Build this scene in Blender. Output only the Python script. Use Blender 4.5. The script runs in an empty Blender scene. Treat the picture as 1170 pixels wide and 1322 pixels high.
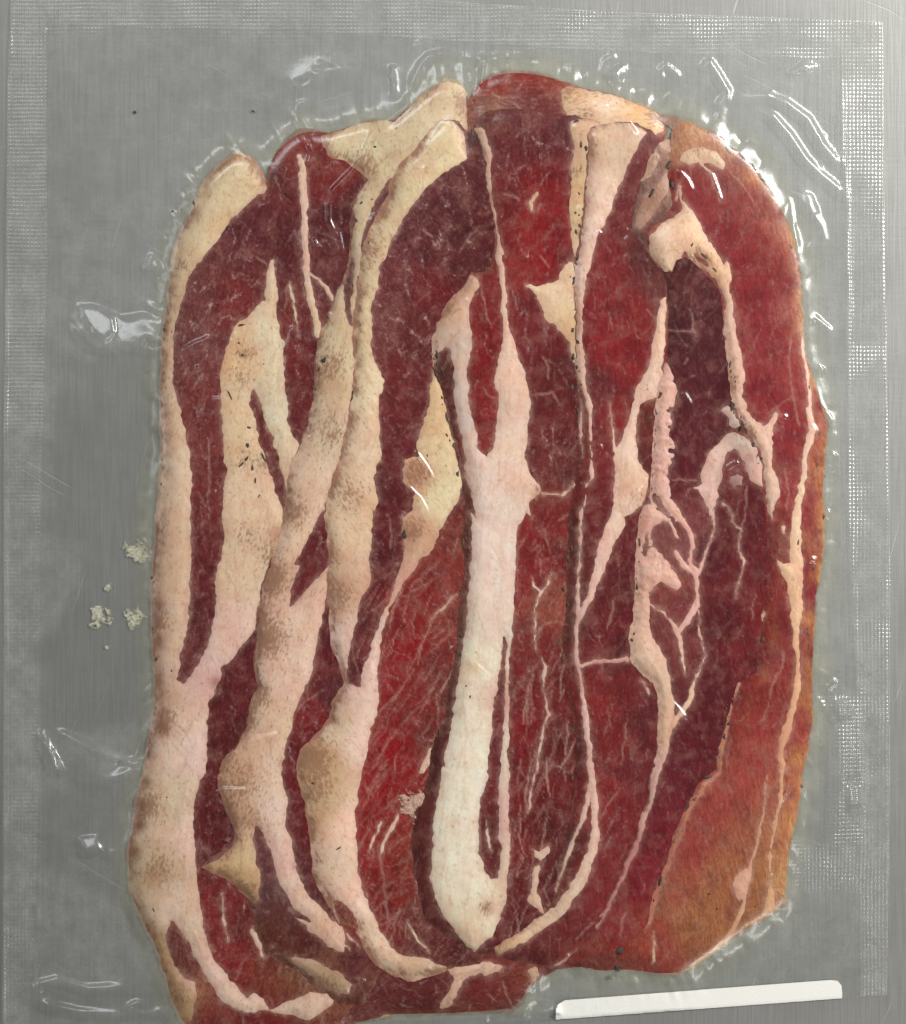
import bpy, math, random
import numpy as np

# ---------------------------------------------------------------- camera, light, exposure
scene = bpy.context.scene
S = 0.0002                                   # metres per unit of the plan drawing (1170 x 1322 units)
CAM_H = 0.60
cam_d = bpy.data.cameras.new('camera')
cam = bpy.data.objects.new('camera', cam_d)
scene.collection.objects.link(cam)
cam.location = (0, 0, CAM_H)
cam_d.sensor_fit = 'VERTICAL'
cam_d.sensor_height = 24.0
cam_d.lens = 24.0 * (CAM_H - 0.0022) / (1322 * S)
cam_d.clip_start = 0.01
cam_d.clip_end = 20
scene.camera = cam

world = bpy.data.worlds.new('World')
scene.world = world
world.use_nodes = True
world.node_tree.nodes['Background'].inputs[0].default_value = (1.0, 1.0, 0.97, 1)
world.node_tree.nodes['Background'].inputs[1].default_value = 0.12

def lamp(name, loc, target, sx, sy, watts, col):
    d = bpy.data.lights.new(name, 'AREA')
    d.shape = 'RECTANGLE'; d.size = sx; d.size_y = sy; d.energy = watts; d.color = col
    o = bpy.data.objects.new(name, d)
    scene.collection.objects.link(o)
    o.location = loc
    import mathutils
    v = mathutils.Vector(target) - mathutils.Vector(loc)
    o.rotation_euler = v.to_track_quat('-Z', 'Y').to_euler()
    return o
lamp('ceiling_or_glint_lamp', (0.56, 0.38, 0.52), (0, 0, 0), 0.54, 0.045, 9.6, (1.0, 0.985, 0.95))
lamp('ceiling_or_glint_lamp', (-1.0, 0.25, 0.95), (0, 0, 0), 0.7, 0.05, 1.3, (0.90, 0.95, 1.0))  # added lamp, no known fixture: glints on film ridges that face left
lamp('ceiling_or_glint_lamp', (-0.36, 0.72, 1.20), (0, 0, 0), 0.6, 0.06, 3.0, (0.93, 0.96, 1.0))  # added highlight lamp, placed so tilted patches of film shine
lamp('ceiling_or_glint_lamp', (0.75, -0.80, 1.05), (0, 0, 0), 0.8, 0.06, 3.6, (1.0, 0.98, 0.95))  # added lamp so wrinkle flanks towards the lower right catch glints too

vs = scene.view_settings
vs.view_transform = 'Standard'; vs.look = 'None'; vs.exposure = 0.0; vs.gamma = 1.0
try: vs.use_curve_mapping = False
except Exception: pass
cy = scene.cycles
cy.transparent_max_bounces = 24
cy.max_bounces = 8; cy.diffuse_bounces = 3; cy.glossy_bounces = 3
cy.use_denoising = True; cy.use_adaptive_sampling = True; cy.adaptive_threshold = .02
cy.caustics_reflective = False; cy.caustics_refractive = False

# ---------------------------------------------------------------- helpers: drawing, noise, distance fields
MM = 0.001
G = 2.0                                       # step of the drawing grid, in drawing units
X0, Y0, NX, NY = -60.0, -50.0, 646, 716
gx = X0 + G * np.arange(NX); gy = Y0 + G * np.arange(NY)
GX, GY = np.meshgrid(gx, gy)                  # [row(y), col(x)]

def wx(px): return (px - 585.0) * S
def wy(py): return (661.0 - py) * S

TILE = {k: ((0, 380, 770)[(k - 1) % 3], (0, 330, 660, 982)[(k - 1) // 3]) for k in range(1, 13)}
def pts(s):
    """drawing points; a bare number switches to that enlarged sheet (0 = the whole drawing)"""
    out = []; t = 0
    for tok in s.replace('|', ' ').split():
        if ',' not in tok: t = int(tok.lstrip('T')); continue
        v = [float(a) for a in tok.split(',')]
        if t: v[0] = TILE[t][0] + v[0] / 2.925; v[1] = TILE[t][1] + v[1] / 2.925
        out.append(v)
    return out

def vnoise(x, y, scale, seed):
    rs = np.random.RandomState(seed)
    n = 256
    L = rs.rand(n, n).astype(np.float32)
    u = x / scale + 37.3; v = y / scale + 11.7
    iu = np.floor(u).astype(int); iv = np.floor(v).astype(int)
    fu = u - iu; fv = v - iv
    fu = fu * fu * (3 - 2 * fu); fv = fv * fv * (3 - 2 * fv)
    a = L[iv % n, iu % n]; b = L[iv % n, (iu + 1) % n]
    c = L[(iv + 1) % n, iu % n]; d = L[(iv + 1) % n, (iu + 1) % n]
    return ((a * (1 - fu) + b * fu) * (1 - fv) + (c * (1 - fu) + d * fu) * fv) * 2 - 1
def fbm(x, y, scale, seed, octv=3):
    r = 0; a = 1.0; t = 0
    for i in range(octv):
        r = r + a * vnoise(x, y, scale / 2 ** i, seed + i); t += a; a *= .5
    return r / t

def blur(A, sig):
    s = sig / G
    r = int(3 * s + 1); k = np.exp(-0.5 * (np.arange(-r, r + 1) / s) ** 2); k /= k.sum()
    P = np.pad(A, ((r, r), (0, 0)), 'edge')
    B = sum(k[i] * P[i:i + A.shape[0]] for i in range(2 * r + 1))
    P = np.pad(B, ((0, 0), (r, r)), 'edge')
    return sum(k[i] * P[:, i:i + A.shape[1]] for i in range(2 * r + 1))
def dilate(A, rad):
    r = int(rad / G); B = A.copy()
    P = np.pad(A, ((r, r), (0, 0)), 'edge')
    for i in range(2 * r + 1): B = np.maximum(B, P[i:i + A.shape[0]])
    P = np.pad(B, ((0, 0), (r, r)), 'edge'); C = B.copy()
    for i in range(2 * r + 1): C = np.maximum(C, P[:, i:i + A.shape[1]])
    return C

WX = GX + 2.0 * fbm(GX, GY, 8, 5, 2) + 2.2 * fbm(GX, GY, 30, 7, 2)      # uneven cut edges
WY = GY + 2.0 * fbm(GX, GY, 8, 15, 2) + 2.2 * fbm(GX, GY, 30, 17, 2)

def window(P, pad):
    xs = [p[0] for p in P]; ys = [p[1] for p in P]
    i0 = max(0, int((min(xs) - pad - X0) / G)); i1 = min(NX, int((max(xs) + pad - X0) / G) + 2)
    j0 = max(0, int((min(ys) - pad - Y0) / G)); j1 = min(NY, int((max(ys) + pad - Y0) / G) + 2)
    return slice(j0, j1), slice(i0, i1)

def poly_field(P, pad=40, warp=True):
    """signed distance, positive inside; -pad far away"""
    F = np.full((NY, NX), -float(pad))
    w = window(P, pad)
    x = (WX if warp else GX)[w]; y = (WY if warp else GY)[w]
    best = np.full(x.shape, 1e9); inside = np.zeros(x.shape, bool)
    n = len(P)
    for i in range(n):
        ax, ay = P[i][:2]; bx, by = P[(i + 1) % n][:2]
        dx, dy = bx - ax, by - ay; l2 = dx * dx + dy * dy + 1e-9
        t = np.clip(((x - ax) * dx + (y - ay) * dy) / l2, 0, 1)
        best = np.minimum(best, (x - ax - t * dx) ** 2 + (y - ay - t * dy) ** 2)
        c = ((ay > y) != (by > y))
        if dy != 0: inside ^= c & (x < dx * (y - ay) / dy + ax)
    d = np.sqrt(best)
    F[w] = np.maximum(np.where(inside, d, -d), -pad)
    return F

def vein_field(P, F):
    """union of a tapered vein (x, y, radius) into F"""
    w = window(P, 14)
    x = WX[w]; y = WY[w]; f = F[w]
    for a, b in zip(P[:-1], P[1:]):
        dx, dy = b[0] - a[0], b[1] - a[1]; l2 = dx * dx + dy * dy + 1e-9
        t = np.clip(((x - a[0]) * dx + (y - a[1]) * dy) / l2, 0, 1)
        f = np.maximum(f, a[2] + t * (b[2] - a[2]) - np.hypot(x - a[0] - t * dx, y - a[1] - t * dy))
    F[w] = f
    return F

def thread(A, P, s=1.0):
    """soft thin thread (x, y, radius) painted into the amount map A"""
    w = window(P, 10)
    x = WX[w]; y = WY[w]; f = np.zeros(x.shape)
    for a, b in zip(P[:-1], P[1:]):
        dx, dy = b[0] - a[0], b[1] - a[1]; l2 = dx * dx + dy * dy + 1e-9
        t = np.clip(((x - a[0]) * dx + (y - a[1]) * dy) / l2, 0, 1)
        r = a[2] + t * (b[2] - a[2]) + .35
        f = np.maximum(f, np.minimum(1, r / 1.2) * np.exp(-(((x - a[0] - t * dx) ** 2 + (y - a[1] - t * dy) ** 2) / r ** 2) ** 1.3))
    A[w] = np.maximum(A[w], s * f)

def random_threads(A, D, rs, n, ang, lo, hi, r0, r1, s0, s1, wild=.35, where=None):
    ok = np.argwhere((D > 4) if where is None else (D > 4) & where)
    if len(ok) == 0: return
    for _ in range(n):
        j, i = ok[rs.randint(len(ok))]
        x, y = gx[i], gy[j]; L = rs.uniform(lo, hi); a = math.radians(ang) + rs.normal(0, wild)
        m = 5; P = []; R_ = rs.uniform(r0, r1); b = rs.normal(0, .10)
        for q in range(m):
            u = q / (m - 1)
            P.append((x, y, R_ * (.25 + .75 * math.sin(math.pi * (.08 + .84 * u)))))
            a += b + rs.normal(0, .12); st = L / (m - 1)
            x += -st * math.sin(a); y += st * math.cos(a)
        thread(A, P, rs.uniform(s0, s1))

def line_dist(P):
    """distance to an open polyline and the parameter 0..1 along it"""
    best = np.full((NY, NX), 60.0); par = np.zeros((NY, NX))
    w = window(P, 60); x = GX[w]; y = GY[w]
    b_ = best[w].copy(); p_ = par[w].copy(); n = len(P) - 1
    for i in range(n):
        ax, ay = P[i][:2]; bx, by = P[i + 1][:2]
        dx, dy = bx - ax, by - ay; l2 = dx * dx + dy * dy + 1e-9
        t = np.clip(((x - ax) * dx + (y - ay) * dy) / l2, 0, 1)
        d = np.hypot(x - ax - t * dx, y - ay - t * dy)
        m = d < b_; b_ = np.where(m, d, b_); p_ = np.where(m, (i + t) / n, p_)
    best[w] = b_; par[w] = p_
    return best, par

def march(F, st=1):
    """mesh of the region F > 0 on the (strided) drawing grid: drawing x, y of vertices, triangles, home grid node"""
    f = F[::st, ::st]; ny, nx = f.shape
    ids = np.arange(ny * nx).reshape(ny, nx)
    a, b, c, d = ids[:-1, :-1].ravel(), ids[:-1, 1:].ravel(), ids[1:, 1:].ravel(), ids[1:, :-1].ravel()
    T = np.concatenate([np.stack([a, d, c], 1), np.stack([a, c, b], 1)])
    v = f.ravel(); ins = v > 0
    cnt = ins[T].sum(1)
    tris = [T[cnt == 3]]
    N = ny * nx
    keys = []
    def cut(p, q):
        lo = np.minimum(p, q); hi = np.maximum(p, q)
        return -(lo.astype(np.int64) * N + hi) - 1
    T1 = T[cnt == 1]; T2 = T[cnt == 2]
    for r in range(3):
        m = T1[ins[T1[:, r]]]
        p, q, s = m[:, r], m[:, (r + 1) % 3], m[:, (r + 2) % 3]
        tris.append(np.stack([p.astype(np.int64), cut(p, q), cut(p, s)], 1))
        m = T2[~ins[T2[:, r]]]
        p, q, s = m[:, r], m[:, (r + 1) % 3], m[:, (r + 2) % 3]
        e1, e2 = cut(p, q), cut(p, s)
        tris.append(np.stack([e1, q.astype(np.int64), s.astype(np.int64)], 1))
        tris.append(np.stack([e1, s.astype(np.int64), e2], 1))
    A = np.concatenate(tris).astype(np.int64)
    if len(A) == 0: return None
    u, inv = np.unique(A, return_inverse=True)
    inv = inv.reshape(A.shape)
    gxs = GX[::st, ::st].ravel(); gys = GY[::st, ::st].ravel()
    px = np.empty(len(u)); py = np.empty(len(u)); home = np.empty(len(u), np.int64)
    g = u >= 0
    px[g] = gxs[u[g]]; py[g] = gys[u[g]]; home[g] = u[g]
    k = -(u[~g] + 1); lo = k // N; hi = k % N
    t = v[lo] / (v[lo] - v[hi]); t = np.clip(t, .02, .98)
    px[~g] = gxs[lo] + t * (gxs[hi] - gxs[lo]); py[~g] = gys[lo] + t * (gys[hi] - gys[lo])
    home[~g] = np.where(ins[lo], lo, hi)
    return px, py, inv, home

def samp(A, px, py):
    u = np.clip((px - X0) / G, 0, NX - 1.001); v = np.clip((py - Y0) / G, 0, NY - 1.001)
    i = u.astype(int); j = v.astype(int); fu = u - i; fv = v - j
    return (A[j, i] * (1 - fu) + A[j, i + 1] * fu) * (1 - fv) + (A[j + 1, i] * (1 - fu) + A[j + 1, i + 1] * fu) * fv

def make_obj(name, co, tris, mat, parent=None, attrs=None, smooth=True, origin=(0, 0, 0)):
    me = bpy.data.meshes.new(name)
    co = np.asarray(co, np.float32) - np.asarray(origin, np.float32)
    n = len(co); m = len(tris)
    me.vertices.add(n); me.vertices.foreach_set('co', co.ravel())
    me.loops.add(m * 3); me.loops.foreach_set('vertex_index', np.asarray(tris, np.int32).ravel())
    me.polygons.add(m); me.polygons.foreach_set('loop_start', np.arange(0, m * 3, 3, dtype=np.int32))
    me.polygons.foreach_set('use_smooth', np.full(m, smooth))
    for k, a in (attrs or {}).items():
        a = np.asarray(a, np.float32)
        if a.ndim == 1:
            at = me.attributes.new(k, 'FLOAT', 'POINT'); at.data.foreach_set('value', a)
        elif k == 'col':
            at = me.attributes.new(k, 'FLOAT_COLOR', 'POINT')
            at.data.foreach_set('color', np.concatenate([a, np.ones((n, 1), np.float32)], 1).ravel())
        else:
            at = me.attributes.new(k, 'FLOAT_VECTOR', 'POINT'); at.data.foreach_set('vector', a.ravel())
    me.update(calc_edges=True); me.validate()
    me.materials.append(mat)
    o = bpy.data.objects.new(name, me)
    scene.collection.objects.link(o)
    if parent: o.parent = parent
    return o

def solid(px, py, tris, top, bot):
    """close a sheet into a body: top, underside and rim"""
    n = len(px)
    e = np.concatenate([tris[:, [0, 1]], tris[:, [1, 2]], tris[:, [2, 0]]])
    s = np.sort(e, 1); key = s[:, 0] * n + s[:, 1]
    u, idx, c = np.unique(key, return_index=True, return_counts=True)
    be = e[idx[c == 1]]
    rim = np.concatenate([np.stack([be[:, 0], be[:, 0] + n, be[:, 1]], 1), np.stack([be[:, 1], be[:, 0] + n, be[:, 1] + n], 1)])
    rv = np.unique(be); m = len(rv)
    mp = np.full(2 * n, -1, np.int64); mp[rv] = n + np.arange(m); mp[rv + n] = n + m + np.arange(m)
    T = np.concatenate([tris, mp[rim]])                       # the rim has vertices of its own: the top stays smooth
    co = np.stack([np.concatenate([wx(px), wx(px[rv]), wx(px[rv])]), np.concatenate([wy(py), wy(py[rv]), wy(py[rv])]), np.concatenate([top, top[rv], bot[rv]])], 1)
    rv = np.concatenate([rv, rv])
    return co, T, rv

def lin(c):
    c = np.asarray(c, float) / 255.0
    return np.where(c <= 0.04045, c / 12.92, ((c + 0.055) / 1.055) ** 2.4)

def idw(px, py, ctrl, p=2.2, soft=18.0):
    C = np.array(ctrl, float)
    rgb = lin(C[:, 2:5])
    num = np.zeros((len(px), 3)); den = np.zeros(len(px))
    for (x, y, *_), c in zip(C, rgb):
        w = 1.0 / ((px - x) ** 2 + (py - y) ** 2 + soft ** 2) ** p
        num += w[:, None] * c; den += w
    return num / den[:, None]

def empty(name, loc, label=None, cat=None, group=None):
    o = bpy.data.objects.new(name, None)
    o.empty_display_size = 0.01
    scene.collection.objects.link(o)
    o.location = loc
    if label: o['label'] = label
    if cat: o['category'] = cat
    if group: o['group'] = group
    return o

# ---------------------------------------------------------------- materials
class NT:
    def __init__(s, name):
        s.m = bpy.data.materials.new(name); s.m.use_nodes = True
        s.t = s.m.node_tree; s.t.nodes.clear()
        s.out = s.t.nodes.new('ShaderNodeOutputMaterial')
    def n(s, typ, **kw):
        nd = s.t.nodes.new('ShaderNode' + typ)
        for k, v in kw.items():
            if k.startswith('_'): setattr(nd, k[1:], v)
            else:
                key = k.replace('__', ' ')
                if key.isdigit(): key = int(key)
                elif key.startswith('i') and key[1:].isdigit(): key = int(key[1:])
                if isinstance(v, bpy.types.NodeSocket): s.t.links.new(v, nd.inputs[key])
                else: nd.inputs[key].default_value = v
        return nd
    def attr(s, name, out='Fac'):
        a = s.t.nodes.new('ShaderNodeAttribute'); a.attribute_name = name
        return a.outputs[out]
    def math(s, op, a, b=0.0, c=0.0, clamp=False):
        nd = s.n('Math', _operation=op, _use_clamp=clamp, i0=a, i1=b, i2=c)
        return nd.outputs[0]
    def mix(s, f, a, b, blend='MIX'):
        nd = s.t.nodes.new('ShaderNodeMix'); nd.data_type = 'RGBA'; nd.blend_type = blend
        for sock, v in ((nd.inputs[0], f), (nd.inputs[6], a), (nd.inputs[7], b)):
            if isinstance(v, bpy.types.NodeSocket): s.t.links.new(v, sock)
            elif isinstance(v, tuple): sock.default_value = v if len(v) == 4 else (*v, 1)
            else: sock.default_value = v
        return nd.outputs[2]
    def ramp(s, v, lo, hi, a=0.0, b=1.0):
        nd = s.n('MapRange', _interpolation_type='SMOOTHSTEP', i0=v, i1=lo, i2=hi, i3=a, i4=b)
        return nd.outputs[0]
    def noise(s, vec, scale, detail=3.0, rough=.55, out=0):
        nd = s.n('TexNoise', Vector=vec, Scale=scale, Detail=detail, Roughness=rough)
        return nd.outputs[out]
    def vmul(s, vec, xyz):
        return s.n('VectorMath', _operation='MULTIPLY', i0=vec, i1=xyz).outputs[0]
    def vadd(s, a, b):
        return s.n('VectorMath', _operation='ADD', i0=a, i1=b).outputs[0]
    def done(s, sh):
        s.t.links.new(sh, s.out.inputs[0]); return s.m

def mat_lean():
    k = NT('cured_lean_meat')
    col = k.attr('col', 'Color'); gr = k.attr('grain', 'Vector'); web = k.attr('web')
    pos = k.n('TexCoord').outputs['Object']
    p = k.vmul(gr, (1, 1, 1))                                   # millimetres, x along the fibres
    warp = k.noise(p, 0.22, 2, .5, 1)
    pw = k.vadd(p, k.vmul(k.vadd(warp, (-.5, -.5, -.5)), (2.6, 2.6, 0)))
    fib = k.noise(k.vmul(pw, (.22, 1.5, 1)), 1.0, 4, .62)
    col = k.mix(1.0, col, k.n('CombineColor', i0=k.ramp(fib, .25, .75, .76, 1.22), i1=k.ramp(fib, .25, .75, .68, 1.34), i2=k.ramp(fib, .25, .75, .68, 1.34)).outputs[0], 'MULTIPLY')
    big = k.noise(p, .16, 3, .6)
    col = k.mix(k.ramp(big, .46, .66, 0, .75), col, k.mix(1.0, col, (.66, .54, .62), 'MULTIPLY'))
    big2 = k.noise(k.vadd(p, (31, 17, 5)), .24, 3, .6)
    col = k.mix(k.ramp(big2, .47, .68, 0, .8), col, k.mix(.45, k.mix(1.0, col, (1.12, 1.5, 1.35), 'MULTIPLY'), (.23, .085, .07)))
    # pale web of connective tissue
    fine = k.noise(p, 1.6, 3, .6, 1)
    pv = k.vadd(pw, k.vmul(k.vadd(fine, (-.5, -.5, -.5)), (1.5, 1.5, 0)))
    vor = k.n('TexVoronoi', _feature='DISTANCE_TO_EDGE', Vector=k.vmul(pv, (.62, 1.0, 1)), Scale=.20).outputs[0]
    line = k.ramp(vor, .10, .0, 0, 1)
    msk = k.ramp(k.noise(k.vadd(p, (7, 3, 1)), .30, 3, .6), .48, .66, 0, 1)
    thin = k.ramp(k.noise(pv, 1.4, 3, .7), .48, .66, 0, 1)
    w = k.math('MULTIPLY', k.math('MULTIPLY', line, msk), k.math('MULTIPLY', web, .62))
    w = k.math('MULTIPLY', w, k.math('ADD', thin, .22))
    col = k.mix(w, col, (.44, .25, .23))
    # cloudy pale bloom
    bl = k.math('MULTIPLY', k.ramp(k.noise(pv, .55, 5, .72), .54, .80, 0, 1), k.math('MULTIPLY', web, .42))
    col = k.mix(bl, col, (.36, .19, .19))
    pl = k.math('MULTIPLY', k.attr('pale'), k.ramp(k.noise(pv, 2.2, 3, .65), .30, .62, .45, 1.0))
    col = k.mix(k.math('MULTIPLY', pl, .9), col, (.56, .34, .27))
    # fine pale fibre streaks
    st = k.ramp(k.noise(k.vmul(k.vadd(pw, (3, 9, 2)), (.28, 2.3, 1)), .9, 3, .6), .66, .78, 0, .22)
    col = k.mix(st, col, (.46, .24, .20))
    gn = k.noise(pv, 1.5, 4, .72)
    col = k.mix(k.math('MULTIPLY_ADD', web, .55, .35, clamp=True), col, k.n('CombineColor', i0=k.ramp(gn, .32, .70, .78, 1.26), i1=k.ramp(gn, .32, .70, .62, 1.55), i2=k.ramp(gn, .32, .70, .62, 1.55)).outputs[0], 'MULTIPLY')
    spk = k.ramp(k.noise(p, 4.6, 2, .5), .66, .78, 0, .16)
    col = k.mix(spk, col, (.50, .31, .28))
    h = k.math('ADD', k.math('MULTIPLY', fib, .55), k.math('MULTIPLY', k.noise(p, 2.4, 3, .6), .4))
    b = k.n('Bump', Strength=.35, Distance=.00025, Height=h).outputs[0]
    sh = k.n('BsdfPrincipled', **{'Base Color': col, 'Roughness': .5, 'Normal': b, 'Specular IOR Level': .06})
    return k.done(sh.outputs[0])

def mat_fat():
    k = NT('cured_fat')
    col = k.attr('col', 'Color'); p = k.attr('grain', 'Vector'); stain = k.attr('stain'); edge = k.attr('edge')
    n1 = k.noise(p, .18, 3, .6)
    col = k.mix(k.ramp(n1, .38, .66, 0, .8), col, k.mix(1.0, col, (.95, .82, .78), 'MULTIPLY'))
    n0 = k.noise(k.vadd(p, (41, 15, 0)), .30, 3, .6)
    col = k.mix(k.ramp(n0, .45, .68, 0, .7), col, k.mix(1.0, col, (1.02, 1.05, .98), 'MULTIPLY'))
    n2 = k.noise(k.vadd(p, (11, 5, 0)), .45, 4, .65)
    col = k.mix(k.ramp(n2, .46, .72, 0, .38), col, k.mix(1.0, col, (.84, .72, .64), 'MULTIPLY'))
    n3 = k.noise(k.vadd(p, (1, 25, 0)), 1.3, 4, .7)
    col = k.mix(1.0, col, k.n('CombineColor', i0=k.ramp(n3, .3, .7, .965, 1.035), i1=k.ramp(n3, .3, .7, .95, 1.05), i2=k.ramp(n3, .3, .7, .94, 1.06)).outputs[0], 'MULTIPLY')
    lo = k.noise(k.vmul(p, (.10, 1.1, 1)), 1.0, 4, .6)
    col = k.mix(k.ramp(lo, .50, .66, 0, .32), col, k.mix(1.0, col, (.88, .72, .66), 'MULTIPLY'))
    # brown smoke and spice stain
    sp = k.noise(k.vmul(p, (.55, 1, 1)), 1.5, 5, .74)
    s1 = k.ramp(k.math('ADD', sp, k.math('MULTIPLY', stain, .34)), .58, .78, 0, .80)
    col = k.mix(s1, col, (.27, .125, .068))
    col = k.mix(k.math('MULTIPLY', stain, .22, clamp=True), col, (.42, .24, .14))
    col = k.mix(k.math('MULTIPLY', k.attr('brown'), .75), col, (.34, .17, .10))
    fl = k.math('MULTIPLY', k.ramp(k.noise(p, 2.6, 3, .6), .66, .74, 0, .55), k.ramp(k.noise(p, .12, 2, .5), .5, .65, 0, 1))
    col = k.mix(fl, col, (.32, .15, .08))
    # thin fat lets the lean below show through: pinker
    col = k.mix(k.math('MULTIPLY', edge, k.ramp(k.noise(p, 1.1, 3, .6), .3, .7, .25, .75)), col, (.42, .17, .13))
    h = k.math('ADD', k.math('MULTIPLY', k.noise(p, .8, 4, .6), .7), k.math('MULTIPLY', lo, .3))
    b = k.n('Bump', Strength=.16, Distance=.0003, Height=h).outputs[0]
    sh = k.n('BsdfPrincipled', **{'Base Color': col, 'Roughness': .42, 'Normal': b, 'Specular IOR Level': .3,
             'Subsurface Weight': .4, 'Subsurface Radius': (1.0, .5, .3), 'Subsurface Scale': .0008})
    return k.done(sh.outputs[0])

def mat_film(name, emboss=0.0, haze=.05, rough=.07):
    k = NT(name)
    pos = k.n('TexCoord').outputs['Object']
    sep = k.n('SeparateXYZ', Vector=pos)
    hz = haze
    h = k.math('MULTIPLY', k.noise(pos, 900, 3, .5), .45)
    if True:
        w = 2 * math.pi / (4.8 * S)
        wob = k.noise(pos, 60, 2, .5)
        a = k.math('SINE', k.math('ADD', k.math('MULTIPLY', sep.outputs[0], w), k.math('MULTIPLY', wob, 5)))
        c = k.math('SINE', k.math('ADD', k.math('MULTIPLY', sep.outputs[1], w * .92), k.math('MULTIPLY', wob, 5)))
        g = k.math('MULTIPLY', k.math('ADD', a, c), k.math('MULTIPLY', k.attr('mesh'), k.ramp(k.noise(pos, 70, 3, .5), .3, .62, .55, 1.1)))
        h = k.math('ADD', h, g)
    b = k.n('Bump', Strength=1.0, Distance=.00005, Height=h)
    geo = k.n('NewGeometry')
    cs = k.math('ABSOLUTE', k.n('VectorMath', _operation='DOT_PRODUCT', i0=geo.outputs['Incoming'], i1=geo.outputs['Normal']).outputs['Value'])
    fres = k.math('ADD', .045, k.math('MULTIPLY', .95, k.math('POWER', k.math('SUBTRACT', 1.0, cs, clamp=True), 5.0)))
    gl = k.n('BsdfGlossy', Color=(1, 1, 1, 1), Roughness=rough, Normal=b.outputs[0])
    tr = k.n('BsdfTransparent', Color=(.985, .99, .985, 1))
    df = k.n('BsdfDiffuse', Color=(.87, .88, .85, 1), Normal=b.outputs[0])
    cling = k.attr('cling')
    sm = k.math('MULTIPLY', k.ramp(k.noise(pos, 150, 5, .7), .32, .72, .55, 1.5), k.ramp(k.noise(pos, 1400, 3, .6), .3, .7, .8, 1.2))
    hzf = k.math('MULTIPLY', k.math('MULTIPLY', sm, hz), k.math('SUBTRACT', 1.0, cling))
    m1 = k.n('MixShader', i0=hzf, i1=tr.outputs[0], i2=df.outputs[0])
    m2 = k.n('MixShader', i0=fres, i1=m1.outputs[0], i2=gl.outputs[0])
    return k.done(m2.outputs[0])

def mat_steel():
    k = NT('scratched_steel')
    pos = k.n('TexCoord').outputs['Object']
    a = k.noise(k.vmul(pos, (1, .035, 1)), 1500, 4, .6)         # upright brushing
    c = k.noise(k.vmul(pos, (.05, 1, 1)), 1100, 3, .6)
    big = k.noise(pos, 22, 4, .6)
    scr = None
    for i, ang in enumerate((.5, 1.9, -.35)):
        rot = k.n('VectorRotate', _rotation_type='Z_AXIS', Vector=pos, Angle=ang).outputs[0]
        wv = k.vadd(rot, k.vmul(k.noise(pos, 30, 2, .5, 1), (.006, .006, 0)))
        n = k.ramp(k.noise(k.vmul(wv, (.02, 1, 1)), 700 + 90 * i, 2, .5), .66, .74, 0, 1)
        n = k.math('MULTIPLY', n, k.ramp(k.noise(k.vadd(pos, (i, 2, 3)), 60, 2, .5), .5, .62, 0, 1))
        scr = n if scr is None else k.math('MAXIMUM', scr, n)
    base = k.mix(k.ramp(a, .3, .7), (.30, .298, .285), (.36, .358, .343))
    base = k.mix(k.ramp(big, .4, .7, 0, .5), base, (.25, .25, .235))
    base = k.mix(k.math('MULTIPLY', scr, .28), base, (.62, .62, .60))
    h = k.math('ADD', k.math('MULTIPLY', a, .6), k.math('ADD', k.math('MULTIPLY', c, .35), k.math('MULTIPLY', scr, -.6)))
    b = k.n('Bump', Strength=.4, Distance=.00015, Height=h).outputs[0]
    sh = k.n('BsdfPrincipled', **{'Base Color': base, 'Metallic': .80, 'Roughness': .56, 'Normal': b})
    return k.done(sh.outputs[0])

def mat_brine():
    k = NT('cloudy_brine')
    pos = k.n('TexCoord').outputs['Object']
    al = k.attr('alpha')
    n = k.ramp(k.noise(pos, 220, 4, .65), .3, .75, .5, 1.25)
    f = k.math('MULTIPLY', al, n, clamp=True)
    tint = k.n('BsdfTransparent', Color=(.88, .87, .76, 1))
    df = k.n('BsdfPrincipled', **{'Base Color': (.52, .505, .40, 1), 'Roughness': .3})
    clear = k.n('BsdfTransparent')
    m = k.n('MixShader', i0=.45, i1=tint.outputs[0], i2=df.outputs[0])
    m2 = k.n('MixShader', i0=f, i1=clear.outputs[0], i2=m.outputs[0])
    return k.done(m2.outputs[0])

def mat_plain(name, c, rough=.6, var=.2, scale=900):
    k = NT(name)
    pos = k.n('TexCoord').outputs['Object']
    n = k.noise(pos, scale, 4, .6)
    col = k.mix(k.ramp(n, .3, .7), tuple(x * (1 - var) for x in c), tuple(min(1, x * (1 + var)) for x in c))
    b = k.n('Bump', Strength=.3, Distance=.0002, Height=n).outputs[0]
    return k.done(k.n('BsdfPrincipled', **{'Base Color': col, 'Roughness': rough, 'Normal': b}).outputs[0])

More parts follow.
